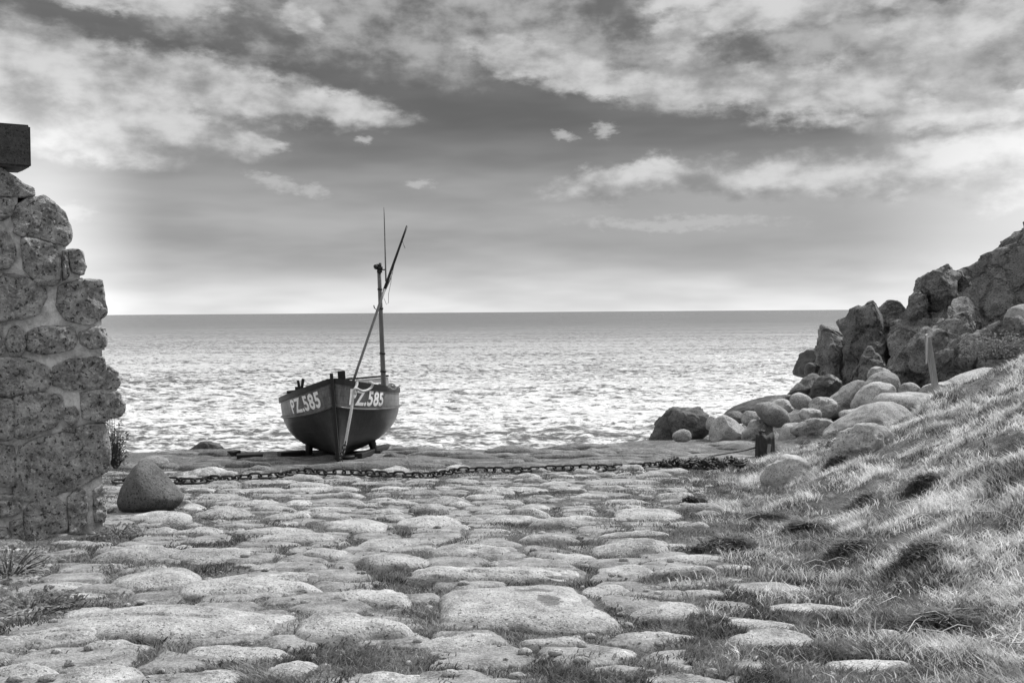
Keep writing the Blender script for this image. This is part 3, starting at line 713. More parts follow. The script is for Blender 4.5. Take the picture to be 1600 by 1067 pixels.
# cone-shaped boulder by the wall
o = facing_rock('boulder', [(185,784),(190,764),(199,746),(211,728),(221,720),(233,721),(246,733),(262,750),(278,767),(286,778),(280,790),(262,799),(240,803),(215,807),(193,801)],
                10.35, 0.30, 0.36, granite('dark_smooth_granite', 0.025, 0.17, 60, 4, 0.9, 0.02, rand=0), 21, amp=0.02, cuts=0, tight=.55, pw_=1.8)
tag(o, 'dark cone-shaped boulder standing beside the corner of the ruined wall', 'boulder')
BOULD = [ # outline, Y, material, label
 ([(1018,690),(1021,672),(1034,648),(1050,638),(1075,636),(1098,633),(1110,642),(1112,660),(1100,684)], 23.2, M_boulder_dark, 'blocky dark boulder with a split down it at the water edge', 6),
 (ell(1103,1125,650,676,0,9,2.2,2), 22.6, M_boulder, 'pale boulder squeezed between the split dark block and the white humped boulder', 1),
 ([(1112,690),(1111,668),(1118,654),(1131,649),(1142,655),(1152,661),(1163,668),(1165,682),(1150,692)], 22.0, M_boulder, 'white humped boulder right of the split dark block', 1),
 (ell(1134,1166,642,662,12,9,2.2,3), 23.0, M_boulder_dark, 'small dark boulder above the white humped boulder', 1),
 ([(1161,690),(1165,668),(1178,655),(1195,657),(1209,668),(1217,680),(1205,694)], 21.5, M_boulder, 'triangular grey boulder under the smooth egg-shaped boulder', 2),
 (ell(1179,1237,630,666,26,12,2.0,4), 21.3, M_boulder, 'smooth egg-shaped pale boulder tilted on the pile', 0),
 (ell(1216,1268,660,702,0,12,2.0,5), 20.0, M_boulder, 'smooth dome boulder above the burnt stump', 0),
 ([(1134,650),(1150,638),(1180,627),(1210,619),(1236,617),(1240,628),(1215,637),(1180,645),(1155,652)], 24.0, M_wet, 'long wet black ledge of rock behind the boulder pile', 2),
 (ell(1233,1270,614,641,15,10,2.1,6), 22.4, M_boulder, 'rounded grey boulder right of the wet black ledge', 0),
 (ell(1265,1309,619,650,0,10,2.4,7), 21.8, M_boulder, 'speckled flat-faced boulder in the middle of the pile', 3),
 ([(1228,622),(1238,604),(1256,592),(1275,586),(1290,595),(1290,616),(1262,626)], 26.0, M_boulder_dark, 'grey sloping boulder behind the pile beside the blackest boulder', 3),
 ([(1264,622),(1272,598),(1285,586),(1302,584),(1318,592),(1322,606),(1306,618),(1285,624)], 25.4, M_wet, 'blackest angular boulder at the foot of the cliff', 4),
 ([(1285,650),(1296,625),(1318,606),(1340,597),(1356,600),(1350,630),(1325,650)], 22.8, M_boulder, 'smooth sloping slab-like boulder below the cliff', 2),
 ([(1333,640),(1336,622),(1348,606),(1368,596),(1388,598),(1402,606),(1403,620),(1385,632),(1362,644)], 20.6, M_boulder, 'big overhanging boulder with a dark belly', 1),
 ([(1346,614),(1352,598),(1368,584),(1386,580),(1402,586),(1408,602),(1400,616),(1370,618)], 21.6, M_boulder, 'rounded boulder stacked behind the dark-bellied one', 0),
 ([(1357,592),(1360,575),(1374,570),(1390,577),(1398,590),(1376,598)], 22.3, M_boulder, 'topmost small pale boulder of the stack below the cliff', 2),
 ([(1366,640),(1368,624),(1384,615),(1415,614),(1450,616),(1464,624),(1460,640),(1410,646)], 18.4, M_boulder, 'long low pale boulder left of the sign post', 0),
 ([(1290,684),(1310,664),(1338,646),(1370,632),(1400,628),(1420,642),(1420,664),(1380,682),(1330,694)], 17.4, M_slab, 'long pale sloping slab boulder at the top of the grass', 1),
 ([(1236,676),(1246,660),(1266,651),(1292,652),(1316,662),(1320,680),(1270,690)], 19.2, M_boulder, 'flat grey boulder right of the smooth dome boulder', 2),
 (ell(1247,1284,638,658,0,9,2.2,8), 20.8, M_boulder, 'knobbly boulder between the egg-shaped boulder and the speckled one', 1),
 (ell(1312,1358,638,662,0,10,2.1,9), 19.6, M_boulder, 'low rounded boulder in front of the dark-bellied one', 0),
 (ell(1159,1188,642,668,0,9,2.2,10), 22.6, M_boulder, 'small grey boulder wedged behind the egg-shaped boulder', 1),
 (ell(1204,1240,624,646,0,9,2.2,11), 22.8, M_boulder, 'pale boulder peeping out just above the egg-shaped boulder', 1),
 (ell(1050,1080,671,692,0,9,2.1,12), 21.6, M_boulder, 'small pale boulder lying in front of the split dark block', 0),
 (ell(1404,1440,597,622,0,9,2.2,13), 20.0, M_boulder, 'rounded boulder in shade left of the sign post top', 1),
 ([(1432,628),(1440,606),(1470,597),(1520,585),(1560,574),(1570,600),(1500,630)], 19.0, M_boulder, 'pale rock rib behind the sign post', 2),
 ([(1185,770),(1190,750),(1205,730),(1222,714),(1240,712),(1262,722),(1282,742),(1290,765),(1270,790),(1210,785)], hit(1238, 752)[1] + .1, granite('lichened_granite', 0.20, 0.52, 70, 5, 0.8, 0.02, lichen=0.7, rand=0), 'pale lichen-spotted rock standing in the grass before the stump', 5),
 ([(1298,726),(1305,695),(1322,672),(1350,662),(1385,668),(1402,690),(1390,716),(1340,732)], hit(1350, 716)[1] + .15, M_boulder, 'broken pale outcrop breaking through the grass bank', 5),
 ([(296,708),(304,697),(316,688),(330,690),(344,699),(350,710)], 26.0, M_wet, 'low dark rock in the water behind the slipway edge', 2),
 ([(1243,584),(1248,566),(1252,553),(1264,549),(1280,546),(1300,552),(1300,592),(1260,592)], 38.0, M_wet, 'ragged black sea rock off the end of the cliff', 5),
 (ell(1256,1284,566,590,0,9,2.2,14), 36.0, M_boulder_dark, 'small rounded sea rock in front of the ragged black one', 1),
]
for i, (px, Y, mt, lb, cu) in enumerate(BOULD):
    dp = depthof(px, Y)
    o = facing_rock('boulder', px, Y, dp * 0.42, dp * 0.5, mt, 40 + i, n=84, nr=28, terr=0.02 if cu >= 2 else 0.006, amp=0.06 if cu < 3 else 0.07, cuts=cu + (2 if cu else 0), ridge=0.03 if cu >= 4 else 0)
    tag(o, lb, 'boulder', 'boulders piled at the foot of the cliff' if 5 < i < 27 or i < 6 else None)
    if i >= 26 and 'group' in o: del o['group']
CL = [
 ([(1281,596),(1280,560),(1284,530),(1283,508),(1300,507),(1322,512),(1340,530),(1345,600),(1310,606)], 35.0, 1.2, 1.2, 'dark cracked block at the seaward end of the cliff', 6, .05),
 ([(1330,600),(1326,550),(1318,510),(1316,496),(1335,484),(1365,474),(1385,478),(1400,500),(1410,560),(1405,605)], 33.0, 1.4, 1.3, 'overhanging angular cliff block with a flat chipped face', 6, .04),
 ([(1366,520),(1375,482),(1388,467),(1402,468),(1413,482),(1426,514),(1412,542),(1380,542)], 33.6, 0.8, 0.9, 'rounded cap rock sitting on the angular cliff block', 1, .02),
 ([(1432,482),(1431,458),(1436,442),(1450,426),(1466,417),(1484,417),(1496,428),(1500,455),(1488,478),(1462,492)], 32.0, 0.9, 0.9, 'great round-shouldered boulder balanced on the cliff', 4, .02),
 ([(1416,494),(1420,468),(1428,456),(1440,455),(1450,470),(1452,492),(1434,502)], 31.6, 0.45, 0.5, 'smaller boulder leaning on the left of the great balanced one', 3, .02),
 ([(1490,440),(1494,426),(1504,421),(1512,428),(1518,446),(1500,456)], 32.2, 0.3, 0.4, 'little rock in the notch right of the great balanced boulder', 2, .02),
 ([(1385,610),(1392,560),(1392,520),(1405,496),(1430,486),(1470,484),(1500,470),(1520,500),(1500,560),(1470,612)], 31.5, 1.2, 1.5, 'ribbed cliff buttress under the great balanced boulder', 6, .09),
 ([(1388,612),(1396,560),(1420,535),(1450,515),(1490,495),(1530,480),(1540,520),(1490,580),(1470,615)], 29.5, 0.9, 1.2, 'slanting lower cliff shelf behind the sign post', 6, .09),
 ([(1336,608),(1342,575),(1352,550),(1366,540),(1380,548),(1384,580),(1386,612)], 28.5, 0.7, 0.8, 'knuckle-shaped rock pillar at the cliff foot', 3, .05),
 ([(1452,612),(1462,575),(1480,545),(1505,524),(1530,520),(1560,560),(1540,612)], 27.0, 0.9, 1.0, 'dark pointed rock to the right of the sign post', 5, .06),
 ([(1512,570),(1518,525),(1536,503),(1562,492),(1590,490),(1640,500),(1700,540),(1700,610),(1560,610)], 22.5, 1.1, 1.4, 'broad boulder overgrown with dark speckled plants, above the grassy bank', 2, .03),
 ([(1572,505),(1580,480),(1600,474),(1630,478),(1650,500),(1610,520)], 24.5, 0.6, 0.7, 'pale boulder at the right edge on top of the overgrown one', 1, .02),
 ([(1320,605),(1335,540),(1365,500),(1420,492),(1450,470),(1500,448),(1545,440),(1560,610)], 36.5, 1.0, 1.6, 'shadowed cliff rock filling the gaps behind the seaward blocks', 4, .05),
]
for i, (px, Y, fr, bk, lb, cu, rd) in enumerate(CL):
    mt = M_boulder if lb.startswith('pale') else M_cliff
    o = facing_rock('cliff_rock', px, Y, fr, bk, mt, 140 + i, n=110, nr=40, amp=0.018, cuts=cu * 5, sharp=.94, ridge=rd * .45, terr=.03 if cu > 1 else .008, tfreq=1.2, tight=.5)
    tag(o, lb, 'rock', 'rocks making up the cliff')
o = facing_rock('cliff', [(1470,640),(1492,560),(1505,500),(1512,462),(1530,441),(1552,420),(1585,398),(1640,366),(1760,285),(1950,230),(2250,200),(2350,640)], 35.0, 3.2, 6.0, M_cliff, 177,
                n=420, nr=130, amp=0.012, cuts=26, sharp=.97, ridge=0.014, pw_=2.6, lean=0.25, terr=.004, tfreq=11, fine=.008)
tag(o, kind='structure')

# ------------------------------------------------------------------ ruined wall
WA = Vector((-3.62, 8.85, 0)); WD = Vector((-0.80, -0.60, 0)); WN = Vector((0.60, -0.80, 0))
def wallpt(px, py):
    d = ray(px, py); o_ = Vector((0, 0, CAMZ)); tt = (WA - o_).dot(WN) / d.dot(WN); p = o_ + d * tt
    return (p - WA).dot(WD), p.z
wall = empty('ruined_wall', (WA.x, WA.y, gz(WA.x, WA.y)), 'ruined granite rubble wall with pale mortar and stepped broken end at left', 'wall')
def to_wall(v):
    """(s, z, out) -> world -> local of the wall empty"""
    p = np.array(WA)[None] + v[:, :1] * np.array(WD) + v[:, 2:] * np.array(WN); p[:, 2] = v[:, 1]
    return p - np.array(wall.location)
def wall_block(poly, out, seed, depth=0.42, n=54, nr=18, amp=0.02, pf=9.0):
    o = resample(np.array(poly), n, 0.7); o = o.mean(0) + (o - o.mean(0)) * 1.105
    def prof(t):
        if t < 0.75:
            r = (t / 0.75) ** 0.7; return r * 1.03, 0.022 + out * max(0.0, 1 - r ** pf) ** 0.6
        u = (t - 0.75) / 0.25; return 1.035 + 0.012 * u, .016 - depth * u
    def disp(v):
        f_ = (fbm(v, 5, 3, seed + 3) + 1) * 4; fl = np.floor(f_); d = (fl + np.clip((f_ - fl - .7) / .3, 0, 1) - 4) * amp * .6 + fbm(v, 9, 4, seed) * amp * 0.9 + fbm(v, 32, 3, seed + 2) * amp * 0.9
        v = v.copy(); v[:, 2] += d
        v[:, 0] += fbm(v, 11, 3, seed + 5) * 0.016; v[:, 1] += fbm(v, 11, 3, seed + 7) * 0.016
        return v
    v, q, tr = polar(o, prof, nr, disp)
    ar = np.sum(o[:, 0] * np.roll(o[:, 1], -1) - o[:, 1] * np.roll(o[:, 0], -1))
    if ar > 0: q = q[:, ::-1]; tr = tr[:, ::-1]
    return to_wall(v), q, tr
WS = [
 [(-30,262),(0,266),(14,274),(30,283),(48,295),(49,305),(20,306),(-30,303)],
 [(22,334),(34,320),(50,310),(68,309),(84,318),(98,333),(109,356),(107,374),(98,381),(75,375),(48,366),(27,350)],
 [(-20,308),(12,309),(20,322),(12,340),(-20,344)], [(-30,362),(8,365),(20,385),(20,405),(12,417),(-30,418)],
 [(36,376),(55,376),(85,386),(93,410),(91,436),(80,444),(58,440),(40,418)], [(107,393),(120,390),(129,396),(131,410),(134,417),(128,428),(111,424)],
 [(-40,436),(22,431),(64,444),(68,466),(52,490),(28,497),(-40,496)], [(95,450),(118,441),(156,441),(162,460),(163,490),(140,505),(106,498),(92,478)],
 [(9,534),(14,516),(26,511),(38,520),(39,540),(30,555),(16,554)], [(46,518),(70,511),(112,512),(118,530),(110,545),(70,553),(46,547)],
 [(126,520),(148,512),(163,515),(164,540),(142,545),(127,537)], [(-40,564),(35,562),(70,572),(77,590),(68,606),(25,617),(-40,615)],
 [(87,574),(110,563),(157,560),(162,585),(152,602),(110,608),(87,600)], [(158,578),(170,573),(183,582),(186,598),(176,611),(160,605)],
 [(24,622),(60,615),(92,620),(97,645),(84,663),(42,682),(24,676)], [(-40,625),(16,626),(19,655),(16,684),(-40,683)],
 [(128,614),(158,609),(180,612),(193,632),(186,648),(160,655),(131,650)], [(100,640),(116,635),(123,652),(111,664),(100,655)],
 [(36,700),(60,688),(100,678),(130,669),(158,668),(164,700),(162,733),(122,756),(90,768),(60,776),(30,776),(27,745)], [(-40,697),(18,699),(21,728),(17,756),(-40,757)],
 [(-40,772),(22,775),(30,789),(24,803),(-40,806)], [(40,798),(66,774),(97,786),(101,824),(70,842),(46,848),(38,822)],
 [(106,778),(130,766),(134,790),(134,815),(122,830),(108,832)], [(145,768),(159,759),(165,795),(162,812),(148,812)],
 [(-40,824),(10,826),(17,848),(-40,875)], [(17,818),(34,812),(38,850),(20,858)], [(-40,506),(2,508),(4,550),(-40,553)], [(-40,426),(0,426),(-4,432),(-40,433)],
 [(98,700-30),(112,668-2),(122,668),(112,674)], [(44,350),(26,352),(22,362),(36,370)], [(96,394),(103,394),(106,430),(97,436)],
]
allv, allq, allt, k = [], [], [], 0
def push(vqt):
    global k
    v, q, tr = vqt; allv.append(v); allq.append(q + k); allt.append(tr + k); k += len(v)
for i, poly in enumerate(WS):
    push(wall_block([wallpt(*p_) for p_ in poly], 0.024 + 0.014 * math.sin(i * 5.1), 600 + i, amp=0.018))
# the wall carries on out of the picture to the left
z = gz(-5.5, 7.4) - 0.1; rw = 0
while z < 3.0:
    hgt = random.uniform(.22, .36); s = 1.02 + (rw % 2) * 0.2
    while s < 3.8:
        ln = random.uniform(.3, .65)
        push(wall_block([(s + .02, z + .02), (s + ln / 2, z + .0), (s + ln - .03, z + .03), (s + ln - .02, z + hgt - .04), (s + ln / 2, z + hgt - .02), (s + .02, z + hgt - .05)], .045, 800 + int(s * 100) + rw, n=30, nr=10))
        s += ln
    z += hgt; rw += 1
link('stonework', mesh_np('stonework', np.concatenate(allv), np.concatenate(allq), np.concatenate(allt)), M_wallstone, wall)
core = [wallpt(*p_) for p_ in [(166,850),(164,735),(163,664),(176,640),(180,614),(162,575),(160,520),(158,448),(128,434),(125,395),(102,386),(88,372),(44,330),(30,312),(36,300),(0,275)]]
core = core + [(1.1, core[-1][1] + 0.25), (3.8, 3.1), (3.8, -1.0), (0.0, -1.0)]
# mortar body: a fine sheet over the outline, with thickness
def inside(pts, poly):
    x, y = pts[:, 0], pts[:, 1]; r = np.zeros(len(pts), bool)
    for i in range(len(poly)):
        (x1, y1), (x2, y2) = poly[i - 1], poly[i]
        c_ = ((y1 > y) != (y2 > y)) & (x < (x2 - x1) * (y - y1) / (y2 - y1 + 1e-12) + x1); r ^= c_
    return r
ss = np.arange(-0.35, 3.8, 0.022); zz = np.arange(-1.0, 3.2, 0.022)
S_, Z_ = np.meshgrid(ss, zz); pts = np.column_stack([S_.ravel(), Z_.ravel()])
jit = np.column_stack([fbm(p3(pts[:, 0], pts[:, 1]), 9, 3, 70), fbm(p3(pts[:, 0], pts[:, 1]), 9, 3, 71)]) * 0.03
ins = inside(pts + jit, core).reshape(S_.shape)
front = fbm(p3(pts[:, 0], pts[:, 1]), 5, 4, 72) * 0.012 + fbm(p3(pts[:, 0], pts[:, 1]), 26, 3, 73) * 0.008 - 0.006
ny_, nx_ = S_.shape; cell = ins[:-1, :-1] & ins[1:, :-1] & ins[:-1, 1:] & ins[1:, 1:]
idx = np.arange(nx_ * ny_).reshape(ny_, nx_); N_ = nx_ * ny_
jj, ii = np.nonzero(cell)
A_, B_, C_, D_ = idx[jj, ii], idx[jj, ii + 1], idx[jj + 1, ii + 1], idx[jj + 1, ii]
qs = [np.stack([A_, D_, C_, B_], 1), np.stack([A_, B_, C_, D_], 1) + N_]
pad = np.pad(cell, 1)
for (dj, di, e1, e2) in ((0, -1, A_, D_), (0, 1, C_, B_), (-1, 0, B_, A_), (1, 0, D_, C_)):
    bnd = ~pad[jj + 1 + dj, ii + 1 + di]
    qs.append(np.stack([e1[bnd], e2[bnd], e2[bnd] + N_, e1[bnd] + N_], 1))
vv = np.concatenate([np.column_stack([pts, front]), np.column_stack([pts, np.full(N_, -0.55)])])
qs = np.concatenate(qs); used, inv = np.unique(qs, return_inverse=True)
link('mortar', mesh_np('mortar', to_wall(vv)[used], inv.reshape(-1, 4)), M_mortar, wall)
# dressed lintel block projecting at the top
s0, z0 = wallpt(44, 264); s1, z1 = wallpt(44, 199)
mb = MB(); mb.box((0, 0, 0), (2.2, 0.5, z1 - z0))
lv = np.array([tuple(x) for x in mb.v])
bm = bmesh.new(); bm.from_mesh(mb.mesh('lintel')); bmesh.ops.bevel(bm, geom=bm.edges[:], offset=0.015, segments=2, affect='EDGES'); bmesh.ops.subdivide_edges(bm, edges=bm.edges[:], cuts=8, use_grid_fill=True)
me = bpy.data.meshes.new('lintel'); bm.to_mesh(me); bm.free()
cc = np.zeros(len(me.vertices) * 3); me.vertices.foreach_get('co', cc); cc = cc.reshape(-1, 3)
cc[:, 2] += fbm(cc, 5, 3, 90) * 0.012
cc[:, 1] += fbm(cc, 7, 3, 91) * 0.012
loc = np.column_stack([s0 + 1.1 + cc[:, 0], (z0 + z1) / 2 + cc[:, 2], -0.12 - cc[:, 1]])
me.vertices.foreach_set('co', to_wall(loc).astype(np.float32).ravel()); me.update()
bm = bmesh.new(); bm.from_mesh(me); bmesh.ops.recalc_face_normals(bm, faces=bm.faces[:]); bm.to_mesh(me); bm.free()
link('lintel', me, M_lintel, wall)

# ------------------------------------------------------------------ boat
BL, BB = 5.2, 1.13
def bs(t): 
    t = np.asarray(t, float)
    f = np.where(t < 0.5, (1 - np.abs(1 - t / 0.5) ** 2.3) ** 0.82, 1 - 0.30 * (np.maximum(t - 0.5, 0) / 0.5) ** 2)
    return 0.035 + (BB - 0.035) * f
def zs(t): return 1.46 - 0.27 * bs(t) / BB * np.where(t < .5, 1, 1) + 0.10 * np.maximum(0, t - .5)
ZB = 0.10
def hull(t, s):
    """right-hand side of the hull: t from stem to transom, s from keel to sheer"""
    t = np.asarray(t, float); s = np.asarray(s, float)
    bl = np.clip(t / 0.36, 0, 1); bl = bl * bl * (3 - 2 * bl)
    m_ = 1.2 + 1.8 * bl; q_ = 1.0 - 0.38 * bl
    x = 0.03 + (bs(t) - 0.03) * (1 - (1 - s) ** m_) ** q_
    zb = ZB + 0.10 * np.maximum(0, t - 0.6) / 0.4
    z = zb + (zs(t) - zb) * s
    return x, 0.05 + t * BL - 0.06 * (z - 1.4) * (1 - bl), z
def strake_s(t): z = zs(t) - (0.47 - 0.14 * np.clip(t / .4, 0, 1)); return (z - ZB) / (zs(t) - ZB)
keel = P(529, 727, 16.75)
boat = empty('fishing_boat', keel, 'small dark wooden fishing boat propped upright on the slipway edge, registration PZ.585', 'boat')
boat.rotation_mode = 'XYZ'
boat.matrix_world = Matrix.Translation(keel) @ Matrix.Rotation(R(7.0), 4, 'Z') @ Matrix.Rotation(R(-4.3), 4, 'X') @ Matrix.Rotation(R(-4.0), 4, 'Y')
nt, ns = 70, 30
tt_ = np.linspace(0, 1, nt) ** 1.25
vs, qq, mi, pk = [], [], [], []
# columns of s: the strake line is always sample number 18
def srow(t):
    sk = strake_s(t); return np.concatenate([np.linspace(0, 1, 19) ** 1.3 * sk, sk + (1 - sk) * np.linspace(0, 1, ns - 18)[1:]])
for side in (1, -1):
    k0 = len(vs)
    for t_ in tt_:
        for s_ in srow(t_):
            x, y, z = hull(t_, s_); vs.append((side * float(x), float(y), float(z))); pk.append(float(s_) * 10.0)
    W_ = ns + 0
    for i in range(nt - 1):
        for j in range(W_ - 1):
            a_ = k0 + i * W_ + j; f_ = (a_, a_ + W_, a_ + W_ + 1, a_ + 1)
            qq.append(f_ if side == 1 else f_[::-1]); mi.append(0 if j < 18 else 1)
    if side == 1: e1 = [k0 + (nt - 1) * W_ + j for j in range(W_)]
    else: e2 = [k0 + (nt - 1) * W_ + j for j in range(W_)]
for j in range(W_ - 1):
    qq.append((e1[j], e1[j + 1], e2[j + 1], e2[j])); mi.append(0 if j < 18 else 1)
me = bpy.data.meshes.new('hull'); me.from_pydata(vs, [], qq); at = me.attributes.new('plank', 'FLOAT', 'POINT'); at.data.foreach_set('value', np.array(pk, np.float32)); me.materials.append(M_hull_low); me.materials.append(M_hull_top)
for p_, m_ in zip(me.polygons, mi): p_.material_index = m_; p_.use_smooth = True
ho = link('hull', me, None, boat); sm = ho.modifiers.new('shell', 'SOLIDIFY'); sm.thickness = 0.03; sm.offset = -1
# clinker plank lands: narrow proud battens belong to the hull surface; the belt and rail are parts
ts = np.linspace(0, 1, 60)
for side in (1, -1):
    mb = MB(); pts = []
    for t_ in ts:
        x, y, z = hull(t_, strake_s(t_)); pts.append((side * (float(x) + 0.012), float(y), float(z)))
    mb.tube(pts, 0.021, 8); mb.obj('rubbing_strake', M_hull_top, boat, True)
    mb = MB(); ring = []
    for i, t_ in enumerate(ts):
        x, y, z = hull(t_, 1.0); x = float(x); y = float(y); z = float(z)
        ring += [(side * (x + .028), y, z - .075), (side * (x + .032), y, z + .022), (side * max(x - .085, 0.0), y, z + .024), (side * max(x - .085, 0.0), y, z - .05)]
    f_ = []
    for i in range(len(ts) - 1):
        for j in range(4):
            q4 = (i * 4 + j, i * 4 + (j + 1) % 4, (i + 1) * 4 + (j + 1) % 4, (i + 1) * 4 + j); f_.append(q4 if side == 1 else q4[::-1])
    f_ += [(0, 1, 2, 3), tuple((len(ts) - 1) * 4 + j for j in (3, 2, 1, 0))]
    mb.add(ring, f_); mb.obj('gunwale', M_black, boat)
mb = MB(); 
prof = [(-.045, 0.0), (-.055, .5), (-.05, 1.0), (-.045, 1.56), (.07, 1.56), (.08, 1.0), (.10, .30), (.14, 0.0)]
nP = len(prof)
v_ = [(sx * .027, y_, z_) for sx in (-1, 1) for y_, z_ in prof]
mb.add(v_, [tuple(range(nP)), tuple(range(nP, 2 * nP))[::-1]] + [(i, i + nP, (i + 1) % nP + nP, (i + 1) % nP) for i in range(nP)])
mb.obj('stem_post', M_black, boat, bevel=0.008)
mb = MB(); mb.box((0, BL / 2 + .12, .06), (.075, BL - .1, .13)); mb.obj('keel', M_black, boat, bevel=0.008)
# deck and thwarts
dv, df = [], []
for t_ in np.linspace(0.03, .98, 30):
    x, y, z = hull(t_, 0.62); dv += [(-float(x) + .03, float(y), float(z)), (float(x) - .03, float(y), float(z))]
df = [(2 * i, 2 * i + 1, 2 * i + 3, 2 * i + 2) for i in range(29)]
mb = MB(); mb.add(dv, df); mb.obj('deck', M_pale, boat)
mb = MB(); mb.box((.14, 0.62, 1.36), (.13, .14, .48)); mb.obj('samson_post', M_black, boat, bevel=.012)
mb = MB(); mb.box((.50, 1.85, 1.46), (.92, .10, .035)); mb.obj('thwart', M_black, boat, bevel=.008)
mb = MB(); mb.box((.50, 1.90, 1.39), (.90, .05, .085)); mb.box((.08, 1.90, 1.2), (.06, .05, .3)); mb.box((.92, 1.90, 1.2), (.06, .05, .3)); mb.obj('winch_board', M_white, boat, bevel=.006)
mb = MB(); mb.box((-.66, 1.0, 1.35), (.10, .12, .09)); mb.box((-.74, 1.0, 1.31), (.24, .08, .05)); mb.box((-.58, 1.02, 1.43), (.05, .05, .20), Matrix.Rotation(R(12), 3, 'Y')); mb.box((-.645, 1.02, 1.42), (.045, .05, .17), Matrix.Rotation(R(-6), 3, 'Y'))
mb.obj('fairlead', M_black, boat, bevel=.006)
# legs that hold her upright
inv = boat.matrix_world.inverted()
def bl(px, py, Y): return inv @ P(px, py, Y)
for (pt, pb, Y) in (((484, 684), (482, 714), 18.3), ((579, 684), (586, 708), 18.5)):
    mb = MB(); a_, b_ = bl(*pt, Y), bl(*pb, Y); mb.tube([a_, (a_ + b_) / 2, b_], [.075, .07, .06], 8)
    mb.box(b_ + Vector((0, 0, .02)), (.20, .2, .05)); mb.obj('leg', M_black, boat)
# mast, spar, aerial
def seg(name, mat, a_, b_, r0, r1, parent=boat, n=10, mid=6):
    mb = MB(); a_ = Vector(a_); b_ = Vector(b_)
    mb.tube([a_.lerp(b_, i / mid) for i in range(mid + 1)], [r0 + (r1 - r0) * i / mid for i in range(mid + 1)], n)
    return mb.obj(name, mat, parent, True)
MY = 18.5
mast = seg('mast', M_spar, bl(601, 640, MY), bl(592, 415, MY), .053, .036)
mb = MB(); a_ = bl(592.5, 421, MY)
for (px_, py_, r_) in ((593, 424, .05), (593, 419, .06), (592, 415, .05)): mb.tube([bl(px_, py_ + 2.2, MY - .02), bl(px_, py_ - 2.2, MY - .02)], r_, 10)
mb.tube([bl(588, 417.5, MY - .05), bl(586, 416, MY - .1)], [.05, .035], 8); mb.tube([bl(594, 413, MY), bl(594, 411, MY)], .025, 8)
mb.obj('masthead_light', M_black, mast, True)
for (py_, r_) in ((452, .045), (482, .05), (552, .056), (580, .058)):
    mb = MB(); mb.tube([bl(592 + (py_ - 415) / 24.5, py_ + 1.6, MY), bl(592 + (py_ - 415) / 24.5, py_ - 1.6, MY)], r_, 10)
    mb.obj('mast_band', M_iron, mast, True)
mb = MB(); mb.tube([bl(594, 480, MY), bl(588, 484, MY), bl(585, 481, MY), bl(584, 477, MY)], .010, 6); mb.obj('mast_hook', M_iron, mast, True)
SY = 18.2
spar = seg('spar', M_spar, bl(551, 598, SY - .8), bl(601, 452, SY), .023, .025)
sp2 = seg('spar', M_black, bl(600, 454, SY + .06), bl(636, 353, SY + .3), .028, .018)
mb = MB()
for q_ in range(5):      # halyards along the upper spar
    mb.tube([bl(618 + q_ * .2, 404, SY + .2), bl(613 - q_ * .6, 428 + q_ * 2, SY + .15), bl(604 - q_ * 1.2, 449 + q_ * 3, SY + .1)], .005, 5)
mb.tube([bl(613, 420, SY + .15), bl(611, 440, SY), bl(607, 460, SY), bl(607, 473, SY), bl(604, 476, SY), bl(600, 466, SY)], .005, 5)
mb.tube([bl(629, 376, SY + .25), bl(631, 383, SY + .25), bl(633, 388, SY + .25)], .007, 5)
mb.obj('halyard', M_postwood, sp2, True)
ae = seg('aerial', M_spar, bl(603, 440, MY), bl(600, 324, MY), .016, .008, mast, 8)
mb = MB(); mb.tube([bl(594, 421.5, MY), bl(603, 421.5, MY)], .012, 6); mb.obj('aerial_bracket', M_black, mast, True)
